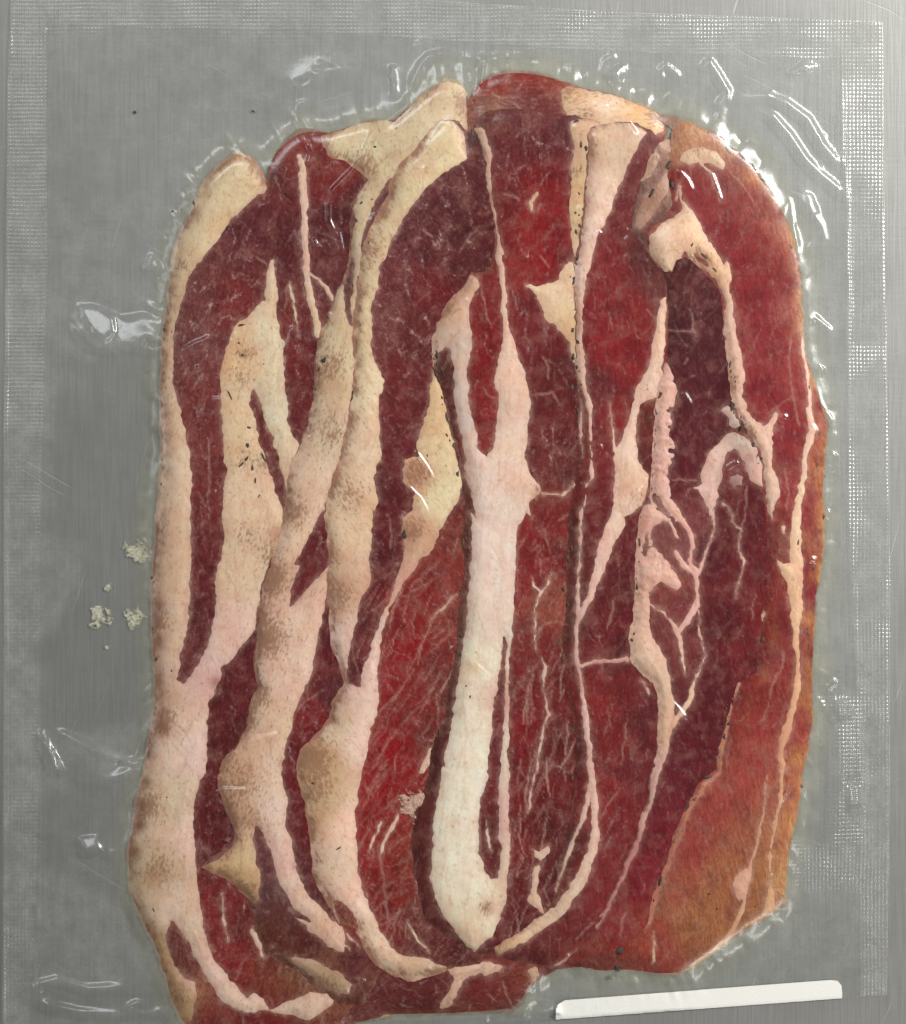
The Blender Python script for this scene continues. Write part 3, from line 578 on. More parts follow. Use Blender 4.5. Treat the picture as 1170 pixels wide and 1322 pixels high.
         '748,860,4 770,855,3.5 790,853,3.5 806,848,4.5 810,852,3','792,775,1 788,795,2 783,812,1','828,880,2 836,890,3 838,897,2','802,985,1 808,950,1.6 810,930,1','787,1080,1 780,1095,1.5','775,1060,1 790,1030,1.4 800,1015,1','770,1075,3 774,1085,1.5','741,1000,1.4 736,1030,1.6 728,1065,1.6 720,1090,1.4 713,1125,1','746,700,1 750,690,1','790,1205,3 770,1213,4 752,1228,4 735,1238,3 715,1247,3','765,1190,1.5 745,1212,1.5','835,400,1 845,412,1.2'],
  fatcol=[(780,180,212,180,152),(800,200,208,176,148),(770,250,222,188,165),(760,330,222,188,168),(752,430,220,182,160),(758,540,225,182,165),(757,620,222,180,165),(746,720,225,180,165),(748,840,225,182,168),(758,930,228,185,170),(765,1030,225,185,168),(740,1150,225,190,165),(690,1200,225,192,160),(650,1225,215,175,135),(852,430,228,190,165),(830,520,228,190,168),(810,580,228,192,170),(800,650,225,190,168),(775,740,222,182,165),(825,620,222,180,150),(780,855,205,150,140),(760,1225,190,125,105)],
  fatdabs=[(762,200,8,160,105,70,.5),(765,170,10,190,140,105,.5)],
  stain=.02, rimstain=.45, stains=[(760,190,14,.5),(752,300,10,.4),(836,500,12,.3),(825,640,12,.4),(648,1226,10,.5),(760,1225,16,.6)]),
 dict(key='S6', name='bacon_slice', seed=83, ruffle=[(860,580,40,110,.28),(840,760,30,80,.2)], t=1.6, ang=-14, web=.45, taper=15, rim=(80, 48, 40, 4, .7),
  label='dark slice with a ragged pink squiggle of fat and a small arch of fat',
  outline='848,152 862,146 880,150 890,165 868,178 848,190 838,215 826,240 818,270 816,300 826,312 838,335 856,352 862,375 864,400 864,430 863,455 858,480 852,495 848,520 846,550 843,580 843,610 840,625 839,642 830,655 825,690 822,740 819,785 813,825 814,850 826,867 843,881 850,900 851,927 850,960 843,990 836,1016 830,1057 816,1090 802,1125 785,1166 768,1199 745,1228 728,1245 790,1252 840,1230 900,1120 960,960 1010,860 1030,700 1020,600 990,540 970,450 960,380 940,330 910,280 900,220 885,180',
  lean=[(850,210,150,118,104),(835,260,138,102,92),(870,230,140,108,98),(850,290,100,66,62),(880,360,78,42,42),(910,380,78,38,42),(890,420,72,34,40),(920,470,75,34,40),(880,500,78,32,38),(910,540,78,30,38),(880,570,82,30,38),(930,560,80,34,40),(890,610,84,30,38),(950,610,105,55,55),(940,640,88,34,40),(970,660,92,36,42),(880,680,110,62,62),(870,700,120,72,70),(920,720,78,26,34),(865,770,130,68,60),(880,780,105,52,54),(860,810,112,62,60),(870,840,108,56,56),(880,860,100,50,52),(930,800,78,26,34),(960,740,95,34,40),(970,790,108,42,44),(960,850,102,38,42),(920,880,80,26,34),(860,880,88,44,46),(900,940,85,28,36),(880,1000,92,34,42),(870,1040,100,34,44),(850,1090,108,36,46),(830,1140,118,40,48),(800,1190,130,50,52),(770,1230,130,55,45),(830,1190,130,58,50)],
  fat=['T6 265,392 282,430 292,470 308,520 302,560 282,590 292,640 282,680 297,720 292,780 272,800 277,850 278,900 302,950 342,994 T9 345,30 300,45 280,30 310,90 318,110 300,110 275,62 250,42 218,60 207,90 216,130 240,155 262,180 292,220 318,260 318,290 302,302 270,277 240,272 216,292 201,322 196,370 202,430 216,480 242,520 266,550 272,610 287,670 297,730 292,790 282,850 252,940 222,975 200,900 200,750 150,650 100,600 90,480 110,380 120,200 130,60 150,0 T6 195,930 190,850 200,720 210,640 215,560 230,480 250,430',
       'T6 400,800 420,760 450,710 480,680 520,668 562,680 592,710 622,740 632,790 642,830 636,880 600,862 570,842 560,790 540,752 520,737 497,747 482,790 482,830 467,870 462,910 442,950 430,994 408,930 388,890 366,882 394,860 390,830',
       'T6 472,590 500,555 525,600 555,652 522,665 495,642 500,620', 'T6 500,830 530,815 555,830 550,865 520,875 500,855',
       'T3 205,512 240,500 302,532 290,582 250,562 220,532', 'T3 158,682 188,610 230,570 246,602 220,652 180,692', 'T3 148,852 150,800 200,720 260,660 292,640 270,720 232,780 190,850 168,876'],
  clefts=['845,640,1.2 852,655,2 862,668,1.5', '836,690,1 834,715,1.5'],
  veins=['850,664,4 876,667,4.5 890,684,4 894,705,3.5 890,725,3.5 898,740,5','870,713,3.5 883,730,5 897,745,4.5 900,765,3.5 898,783,6 887,802,5 876,815,4','838,780,1.5 858,790,2.4 872,811,3.5 879,826,4.5 881,850,2.4 884,870,1','921,658,2 921,685,2.2 908,722,3 899,742,3.5',
         '902,790,1.5 905,820,1.5 911,846,2 898,876,3 890,905,4.5 872,930,4.5 860,958,4.5 851,990,5.5 845,1003,5.5 838,1040,4 828,1072,4 815,1105,3.5 800,1140,3 783,1175,3 770,1197,2.5','868,620,1 885,620,1.6 900,619,2','965,628,1.5 962,668,1.5','932,650,2 940,655,1.6 948,668,1.4 944,675,1 956,684,2 953,711,2 961,725,2.5 955,742,2 951,770,1.5','962,670,1.5 956,684,1.6',
         '862,425,1 875,428,1.6 893,425,1.6 895,410,1.6 891,400,1.2','884,470,1.6 888,463,1.6','895,425,1.2 898,433,1','886,640,1 890,632,1.4 900,632,1','808,1180,2 803,1195,2 800,1208,1.5','975,765,1 970,800,1.2','873,285,3 870,265,2'],
  fatcol=[(865,490,228,180,160),(860,550,230,185,168),(855,610,230,182,166),(860,660,226,180,160),(840,690,222,168,150),(850,720,228,182,162),(835,770,225,180,158),(825,830,228,188,162),(845,870,228,192,165),(858,930,225,185,155),(890,700,222,165,155),(895,790,222,170,158),(930,580,222,182,165),(910,630,222,180,165),(980,620,222,180,162),(850,190,200,170,145),(835,215,195,160,138),(835,265,180,140,122),(945,560,180,160,145),(950,620,150,120,118),(845,1000,215,170,155),(800,1140,205,130,125)],
  fatdabs=[(832,675,7,200,110,95,.3)],
  stain=.05, rimstain=.3, stains=[(840,260,24,.7),(850,210,16,.5),(960,560,14,.4),(850,720,16,.3)]),
 dict(key='S7', name='bacon_slice', seed=97, t=1.7, ang=-12, web=.45, taper=16, rim=(196, 136, 82, 9, .92, 945),
  label='slice along the right seal, rosy lean turning orange brown at its crusted outer edge',
  outline='866,200 868,172 878,156 892,154 907,164 931,174 955,195 975,215 992,236 1006,256 1020,287 1030,318 1034,340 1036,365 1037,410 1041,443 1050,484 1058,511 1069,535 1072,552 1068,569 1066,603 1065,638 1066,670 1066,700 1061,739 1055,773 1054,807 1052,851 1052,892 1054,930 1044,968 1038,1000 1037,1023 1033,1050 1023,1085 1018,1112 1016,1167 989,1187 955,1208 944,1215 924,1232 900,1249 879,1261 852,1262 832,1256 805,1253 780,1256 745,1247 752,1238 790,1225 820,1210 836,1190 842,1165 855,1130 864,1100 871,1075 887,1042 902,1010 925,993 929,968 936,945 942,920 954,885 978,868 982,825 985,760 990,705 988,665 986,640 984,600 974,574 958,548 948,525 943,490 939,450 934,420 931,382 922,364 905,347 890,332 870,334 864,352 848,345 834,322 838,294 858,284 867,262 862,232',
  lean=[(885,190,160,112,85),(890,230,118,48,45),(900,260,118,45,48),(930,230,130,72,68),(960,270,135,68,65),(940,300,112,38,42),(980,310,128,52,52),(1000,290,150,88,78),(960,350,122,38,44),(1000,370,128,48,52),(1020,400,140,72,70),(970,420,128,46,52),(1000,450,130,48,54),(1020,480,138,60,60),(980,510,128,44,50),(1010,560,135,46,52),(1030,600,128,48,52),(1025,650,138,50,54),(1050,600,160,85,60),(1000,700,105,40,44),(1005,760,118,44,46),(995,820,118,48,48),(1005,880,138,58,52),(962,897,108,38,42),(985,845,106,38,42),(948,932,128,50,48),(985,900,128,50,48),(975,930,140,57,52),(990,970,148,70,60),(960,980,140,62,56),(1000,1030,152,80,62),(950,1020,145,68,60),(920,1050,140,66,58),(960,1070,150,80,60),(990,1080,152,90,62),(900,1100,142,66,58),(930,1120,150,88,62),(880,1150,145,75,58),(910,1170,152,98,64),(950,1170,152,92,62),(890,1200,152,95,64),(850,1210,145,70,55),(850,1245,138,62,48),(920,1210,152,92,60),(980,1150,155,98,64),(1005,1120,158,105,66),(800,1240,130,62,48),(770,1250,120,62,50)],
  dabs=[(1040,700,14,185,120,78,.5),(1040,800,12,185,115,72,.6),(1038,900,14,185,120,70,.6),(1030,980,14,182,125,72,.6),(1020,1060,14,178,122,72,.6),(1005,1150,14,178,125,75,.5),(900,170,14,195,150,115,.6),(935,195,14,200,150,110,.5),(970,225,12,200,140,95,.5)],
  fat=['T3 190,930 210,880 240,840 290,815 320,790 300,720 315,690 330,760 362,805 402,860 442,930 482,994 T6 492,10 512,70 507,130 522,230 532,300 552,370 562,450 557,510 572,580 602,620 632,640 656,618 682,576 694,600 672,650 667,720 672,790 692,850 697,910 672,960 655,988 638,970 640,900 633,830 618,750 588,700 553,650 528,590 508,540 503,470 493,400 488,320 478,260 483,180 468,130 448,90 418,60 385,45 345,15 330,-10 318,10 292,60 265,65 235,40 200,0',
       'T6 785,560 808,590 838,648 826,690 802,760 792,850 787,920 T9 776,0 778,130 782,230 780,330 782,400 768,480 772,560 782,650 762,740 737,820 717,900 722,994 T12 720,0 716,50 702,150 682,250 667,350 662,450 672,490 682,560 672,586 620,592 640,520 655,450 640,400 650,330 665,230 680,150 690,60 T9 690,994 690,930 685,850 705,800 735,720 745,650 755,570 735,500 735,430 725,340 715,270 690,230 666,170 700,190 725,190 728,100 735,0 T6 742,950 760,850 778,740 800,660',
       'T12 508,472 520,438 560,396 588,412 577,480 557,530 530,545 525,500', 'T3 308,612 330,568 400,555 450,568 492,608 480,642 420,612 350,628'],
  clefts=['895,328,1 902,335,1.5 912,342,1'],
  veins=['1021,430,1.2 1020,480,1.4 1023,510,2.2 1031,549,2','1037,395,1.5 1040,450,3 1045,500,3 1047,530,4 1050,555,5','992,1000,1.2 987,1050,2 975,1095,3 968,1122,4 961,1160,4 951,1190,4.5 941,1214,5 920,1232,4.5 895,1250,4 880,1260,2.5',
         '955,885,3 943,905,3 939,935,2.5 932,968,3.5 930,998,3 910,1012,3 890,1045,3 873,1090,3.5 853,1140,4 840,1180,3.5 838,1192,2','843,1203,1.5 843,1222,2.5 844,1238,3 842,1243,2','917,222,2 924,242,2 931,260,1.5','905,212,3 918,222,2','986,790,2 981,800,2.5 978,806,1.5','1008,840,1.2 1010,860,1.4 1000,880,1.2','1005,870,1.2 992,905,1.2 984,930,1','1015,605,2 1018,640,2 1014,660,1.2','1022,510,1 1008,520,1 992,535,1','942,220,1.2 960,240,1.4 975,262,1','994,660,3 996,670,2','1010,680,3 1012,688,3','875,240,2 872,258,3'],
  fatcol=[(860,310,228,192,162),(900,310,225,185,150),(925,340,222,180,145),(940,400,222,182,158),(950,470,220,178,155),(965,540,222,180,158),(990,590,225,185,162),(1000,640,222,182,160),(1040,650,228,195,160),(1030,720,225,185,150),(1028,800,222,178,140),(1030,880,215,165,128),(1012,960,210,155,120),(1005,1060,212,155,115),(995,1160,215,165,120),(955,1145,215,160,135),(960,1190,215,165,120),(900,1245,222,190,145),(905,195,205,172,140),(870,250,195,160,135),(935,960,190,125,90),(870,1090,195,115,85),(850,1150,195,115,90)],
  fatdabs=[(908,335,10,190,130,85,.4)],
  stain=.02, rimstain=.3, stains=[(905,335,18,.5),(944,500,8,.7),(965,560,10,.7),(900,190,20,.5),(930,980,12,.6),(880,1070,14,.6),(850,1140,14,.5)]),
]
FLECKS = {
 'S1': [(320,575,2,4,10,1),(318,593,5,1.6,60,1),(326,604,5,1.6,-80,1),(312,600,4,1.3,50,1),(340,590,8,1.6,-60,1),(330,620,4,1.2,90,1),(309,443,1.6,1.4,0,0),(313,458,3,2,20,0),(297,510,6,1.2,-70,0),(321,552,2.5,1.5,0,0),(222,866,1.5,1.5,0,1),(216,1029,1.3,1.3,0,1),(312,420,4,2,20,1),(208,390,2,1,60,1),(199,1175,4,1,-70,0),(341,470,2,1,30,0)],
 'S2': [(420,465,4.5,3.5,0,1),(455,510,6,2,85,1),(405,1010,2,1.5,0,0),(436,1095,4,1,30,1),(330,1170,3,2,30,0),(335,640,3,1,60,0),(484,190,2,1.3,0,1),(512,165,1.5,1,0,0),(480,258,1.5,1.2,0,0)],
 'S3': [(523,690,3.5,5,10,1),(552,588,1.6,2.4,0,0),(440,560,1.2,1.2,0,0),(565,458,2.6,6,15,1),(571,478,2,5,25,1),(577,540,2,7,10,1),(454,515,1.6,6,0,1)],
 'S4': [(590,612,3,4,0,1),(586,575,1.6,4,10,1),(607,899,1.6,2.6,0,0),(602,885,1.4,1.4,0,0),(757,192,2.5,4,0,1),(743,275,1.6,1.6,0,1),(749,292,2.2,3,10,0),(744,158,4,2.5,20,1),(741,363,2.6,5.5,0,1),(746,335,1.6,3,0,0),(740,460,2.5,4,0,1),(738,500,3,4,10,1),(596,820,3,2,30,1),(590,840,2,4,0,1),(604,735,1.6,4,0,0),(598,700,1.5,5,0,0)],
 'S5': [(746,530,2,6,0,1),(733,720,2,6,5,0),(728,760,2,4,0,0),(727,850,2.6,8,-10,0),(722,830,2,5,-20,0),(740,940,1.6,6,-15,0),(747,565,3,3,0,0),(744,300,1.5,4,0,0)],
 'S6': [(823,760,2,7,5,1),(826,700,1.6,5,0,0),(838,540,5,1.6,20,0),(842,250,6,3,60,1),(862,215,7,3,60,1),(868,240,3,8,20,1)],
 'S7': [(941,195,6,2,-55,1),(938,188,5,1.2,-60,0),(976,222,5,1.3,70,1),(972,214,4,1.2,60,1),(985,232,3,1.2,-40,1),(1022,318,1.8,3,0,1),(946,525,3.5,8,-20,1),(958,550,3,9,-30,1),(972,575,2.4,10,-30,1),(943,470,1.5,7,-10,0),(985,826,4,3,0,1),(981,855,1.5,6,-20,0),(1050,733,2.5,3,0,0),(1043,818,3,3,0,0),(1045,835,1.5,6,0,0),(941,934,2.4,3,30,1),(913,1004,7,2.4,20,1),(888,1042,2.2,6,-25,1),(853,1137,2,6,-20,1),(801,1227,7,4,30,1),(791,1263,9,2.6,10,1),(796,1248,3,7,40,1),(1036,1016,3,3,0,1),(916,1154,2,2,0,0),(975,1170,2,1.6,0,0),(926,1172,3,1,80,0),(1030,700,2,4,0,0),(938,275,2,5,0,0),(908,330,5,1.5,-40,0),(922,348,4,1.5,-50,0),(893,316,3,1.2,60,0),(1058,560,3,1.6,60,0),(1055,600,2,3,0,0)],
}
CRUMBS = [(128,797,17,1,0,'round pale crumb of fat lying alone between the left seal and the meat'),
 (175,713,21,2,0,'yellowish crumb of fat touching the left edge of the meat'),
 (172,798,15,3,0,'thin pale scrap of fat between the round crumb and the meat'),
 (136,836,6,4,0,'tiny pale crumb of fat below the round crumb'),
 (137,758,8,5,0,'small pale crumb of fat between the round crumb and the yellowish crumb'),
 (538,1036,27,6,1,'mottled brown tuft of fat beside the foot of the white fat column')]
RIDGES = [
 ('T2 440,345 455,290 480,240 510,210 560,200 630,205', .55, 4.0), ('T2 440,350 420,400 370,440 320,480 290,520 260,600 210,660 150,720 130,770 130,830 160,900 170,960', .50, 2.6),
 ('T2 720,230 712,280 705,330', .35, 3.0), ('T2 60,378 20,388 5,430 30,500 60,570', .40, 3.2), ('T2 385,240 390,355', .55, 4.5), ('T2 -10,330 40,300 110,290', .5, 7), ('T2 80,255 140,250 195,262', .45, 6),
 ('T3 20,285 35,230 80,200', .5, 4), ('T3 125,235 80,295 60,305', .45, 4), ('T3 245,310 245,260 265,245 300,270 322,295', .5, 3.6), ('T3 408,335 415,250 430,235 460,280 495,340 490,370 475,390 468,460', .85, 5.0),
 ('T3 545,372 640,358 720,390 800,450 850,540 900,600 938,632', .95, 5.6), ('T3 608,408 670,440 730,510 790,600 850,660 910,710 947,752', .95, 5.6),
 ('T3 790,730 810,790 850,850 862,900 835,975', .55, 5), ('T3 825,870 808,975', .4, 3.6), ('T3 930,350 928,440 935,560 950,750 950,994 T6 950,0 955,130 950,300 945,470', .35, 3.2),
 ('T6 800,245 830,233 898,290', .5, 3.2), ('T6 840,445 862,420', .4, 3), ('T6 872,785 912,748', .45, 3.2), ('T9 865,20 890,0', .4, 3), ('T9 866,675 912,640', .5, 3.5), ('T9 830,690 880,770 905,830', .3, 3),
 ('T6 820,450 850,560 890,620 895,670 850,720 835,800 850,850 860,930', .22, 2.4), ('T3 700,810 735,755 745,850 765,940', .3, 2.6),
 ('T4 545,60 572,5 598,50', .5, 3.4), ('T4 545,345 560,312 605,345', .5, 4), ('T7 128,838 150,850 190,920 225,990', .6, 4), ('T7 205,828 260,855 350,900 440,940 535,972', .55, 4), ('T10 380,72 450,62 535,28', .45, 5),
 ('T10 130,645 165,620 180,590 222,572 190,545', .4, 3.2), ('T10 128,535 140,610', .35, 2.6), ('T10 112,890 150,850 210,835 330,868 520,858', .95, 5), ('T10 120,905 200,935 300,955 450,965 520,930 615,962', 1.1, 5),
 ('T11 868,994 868,950 885,910 940,900', .45, 4), ('T3 300,640 340,680 362,725', .3, 2.4), ('T3 430,650 450,700 470,765', .3, 2.2),
 ('405,308 408,315 416,322', .45, 2.4), ('437,296 440,312 443,328', .45, 2.4), ('300,292 312,285 322,290', .12, 4), ('545,222 552,216', .25, 2.4), ('512,280 522,268', .2, 3), ('733,192 740,205', .3, 2.4), ('700,186 706,196', .25, 2.4), ('768,238 772,250', .25, 2.4), ('798,1118 802,1130 806,1122', .3, 2.4), ('815,1125 818,1132', .25, 2.4), ('1046,545 1052,556 1050,566', .3, 2.4), ('398,184 402,200 397,214', .3, 2.6),
 ('14,-40 8,100 6,330 4,600 4,1000 2,1370', .40, 2.4, 1), ('57,40 60,330 51,660 50,1000 40,1322', .16, 2.4, 1), ('1096,300 1098,660 1110,900 1112,1100', .12, 3, 1),
 ('T12 820,50 850,150 830,290', .3, 5), ('T12 870,330 900,250 905,100', .3, 6), ('T12 690,560 700,620 690,690', .35, 6),
 ('T4 150,320 240,440 320,500', .16, 4), ('T4 260,240 340,330 400,350 600,355', .28, 4), ('T7 320,150 400,300 430,330', .2, 5), ('T2 630,205 720,225 840,205 940,185', .4, 5),
]
BUMPS = [  # x, y, rx, ry, angle, height in mm, sharpness
 (128,430,28,19,30,1.5,1.4), (180,432,22,14,0,.55,1.2), (1132,478,16,24,0,.45,1.2), (1092,1000,17,72,4,1.5,1.5), (1078,960,10,40,0,.5,1), (115,985,46,22,25,1.5,1.5), (120,1092,14,9,20,.6,1), (146,1100,7,6,0,.5,1),
 (165,1230,12,9,0,.5,1), (20,300,16,30,0,.35,1), (1128,232,14,20,0,.4,1), (700,1304,16,9,0,.8,1.3), (660,48,40,9,4,.35,1), (1040,46,30,7,4,.3,1), (60,1050,30,20,0,.35,1), (1085,130,14,14,0,.5,1), (1040,270,14,26,-10,.5,1.2), (395,95,26,14,-20,.5,1.2),
 (342,478,4,4,0,.14,1), (347,486,3,3,0,.12,1), (336,474,3,3,0,.12,1), (988,905,5,8,20,.2,1), (996,915,4,3,0,.15,1), (155,1300,40,9,8,.5,1.3),
]
CLING = [('T4 150,320 330,390 330,350 400,350 600,355 590,520 610,760 590,990 T7 560,480 540,800 150,830 150,600 130,500 200,420 320,230 300,120 200,100 T4 200,860 210,600 240,500 320,480 220,420', .75),
 ('T1 170,250 500,250 700,400 620,560 550,720 300,760 170,700', .35), ('T10 150,80 500,100 470,300 420,520 150,380', .5), ('T10 120,860 600,860 620,960 130,960', .6)]
BRINE_DABS = [(180,640,14,.5),(175,690,16,.4),(560,70,30,.35),(700,75,50,.35),(880,110,30,.45),(1000,180,30,.3),(1065,860,14,.4),(1062,960,16,.4),(790,1275,60,.35),(950,1235,30,.3),(240,265,12,.4)]
SPECKS = [(173,143,1.8,1.6,0,'tiny dark speck alone on clear plastic in the empty upper corner by the left seal'),(326,142,3,1,-30,'thin dark sliver on clear plastic above the fat cap of the slice beside the crumbs'),(250,262,1.2,3,10,'dark speck beside the cream fat cap of the slice beside the crumbs'),(222,272,1.6,1,0,'tiny speck on clear plastic beside the dark speck near the cream fat cap')]

FACETS = [  # outline, lamp that it mirrors, gain
 ('T4 285,178 370,192 432,225 432,292 392,325 345,285', 2, 1.0), ('T4 440,215 600,220 600,345 440,345', 2, .93), ('133,1004 152,986 182,990 150,1007', 2, 1.0), ('48,947 56,944 80,992 73,998', 1, 1.0),
 ('383,104 400,97 404,100 390,110', 2, 1.0), ('406,88 425,82 448,88 430,95', 2, 1.0), ('153,1309 178,1297 214,1303 196,1313', 2, 1.0), ('100,1082 124,1078 130,1098 108,1104', 2, .95), ('136,1092 147,1094 147,1104 138,1102', 2, 1.0),
 ('696,1300 716,1298 722,1308 700,1312', 2, 1.0), ('1040,250 1052,252 1058,274 1048,278', 0, 1.0), ('505,86 516,84 519,120 509,122', 0, 1.0), ('1024,92 1040,80 1062,84 1044,92', 0, 1.0), ('193,345 198,332 205,346 196,352', 2, 1.0), ('186,448 190,438 207,446 200,452', 2, 1.0),
 ('786,96 800,82 812,84 804,100', 0, 1.0), ('1078,905 1095,900 1098,925 1084,930', 0, .97), ('1094,1010 1110,1005 1112,1040 1098,1045', 0, .97)]
MESH = [('1078,898 1112,894 1114,1088 1082,1086', 2.5), ('1098,440 1150,446 1150,502 1098,492', 1.5), ('1096,200 1142,205 1142,295 1098,285', 1.1), ('8,280 58,285 58,335 8,330', 1.3), ('590,20 720,26 720,66 590,56', .85), ('990,20 1110,28 1110,76 990,68', .8), ('2,1010 45,1010 45,1050 2,1050', 1.3), ('60,0 240,0 240,34 60,30', .6), ('1040,1090 1115,1085 1118,1155 1045,1150', .9)]

CRUST = [('S4', '562,440 561,480 571,505 577,530 586,570 595,610 601,650', 26), ('S4', '600,690 601,735 595,765 590,800 591,830 588,855 580,885 572,930 560,960', 34), ('S5', '746,330 743,400 744,450 746,520 747,570', 18), ('S5', '734,690 731,730 730,765 728,800 727,840 732,880 738,920 744,955 742,1000 734,1060', 30),
 ('S4', '752,180 750,240 746,290 740,340 740,440', 16), ('S7', '942,470 950,525 960,550 975,578 988,605', 22), ('S7', '956,885 943,910 938,940 930,970 926,995 904,1012 889,1045 873,1080 860,1115 852,1140 842,1170', 34), ('S7', '900,162 931,178 955,198 976,220 994,240 1008,262', 16),
 ('S7', '1030,330 1036,400 1048,490 1066,545 1062,640 1060,720 1048,830 1048,900 1036,990', 26), ('S3', '565,440 560,470 566,490', 6), ('S2', '470,235 458,280 452,330 447,370 425,410 412,470 405,520', 14), ('S3', '500,258 480,300 466,345 460,400 458,470 455,530 442,580 432,615', 16), ('S1', '215,400 208,500 208,600 203,680 198,780 198,860', 12), ('S6', '826,700 823,745 819,790 814,830', 10)]

# ---------------------------------------------------------------- build the slices, bottom one first
BASE = 0.30 * MM
H = np.full((NY, NX), BASE)
UNION = np.full((NY, NX), -40.0)
UALL = np.full((NY, NX), -60.0)
for sd in SLICES: UALL = np.maximum(UALL, poly_field(pts(sd['outline']), 60))
Ub = blur((UALL > 0).astype(float), 26.0)
DOME = 1.15 * MM * np.clip((Ub - .5) / .42, 0, 1) ** .6 * (UALL > 0)
DOME = blur(DOME, 5.0)

def spans(mask):
    """connected patches of a mask"""
    lab = np.zeros(mask.shape, np.int32); cur = 0; area = [0]
    ys, xs = np.nonzero(mask)
    for y0, x0 in zip(ys.tolist(), xs.tolist()):
        if lab[y0, x0]: continue
        cur += 1; st = [(y0, x0)]; lab[y0, x0] = cur; c = 0
        while st:
            y, x = st.pop(); c += 1
            for yy, xx in ((y + 1, x), (y - 1, x), (y, x + 1), (y, x - 1), (y + 1, x + 1), (y - 1, x - 1), (y + 1, x - 1), (y - 1, x + 1)):
                if 0 <= yy < mask.shape[0] and 0 <= xx < mask.shape[1] and mask[yy, xx] and not lab[yy, xx]:
                    lab[yy, xx] = cur; st.append((yy, xx))
        area.append(c)
    return lab, area

def grain_of(px, py, ang):
    a = math.radians(ang)
    x, y = wx(px) / MM, wy(py) / MM
    # x' runs along the fibres
    return np.stack([x * math.sin(a) + y * math.cos(a), x * math.cos(a) - y * math.sin(a), np.zeros_like(x)], 1)

def stain_mix(px, py, col, dabs):
    for x, y, r, rr, g, b, s in dabs:
        d2 = ((px - x) ** 2 + (py - y) ** 2) / (r * r)
        w = s * np.exp(-d2) 
        col = col * (1 - w[:, None]) + w[:, None] * lin((rr, g, b))
    return col

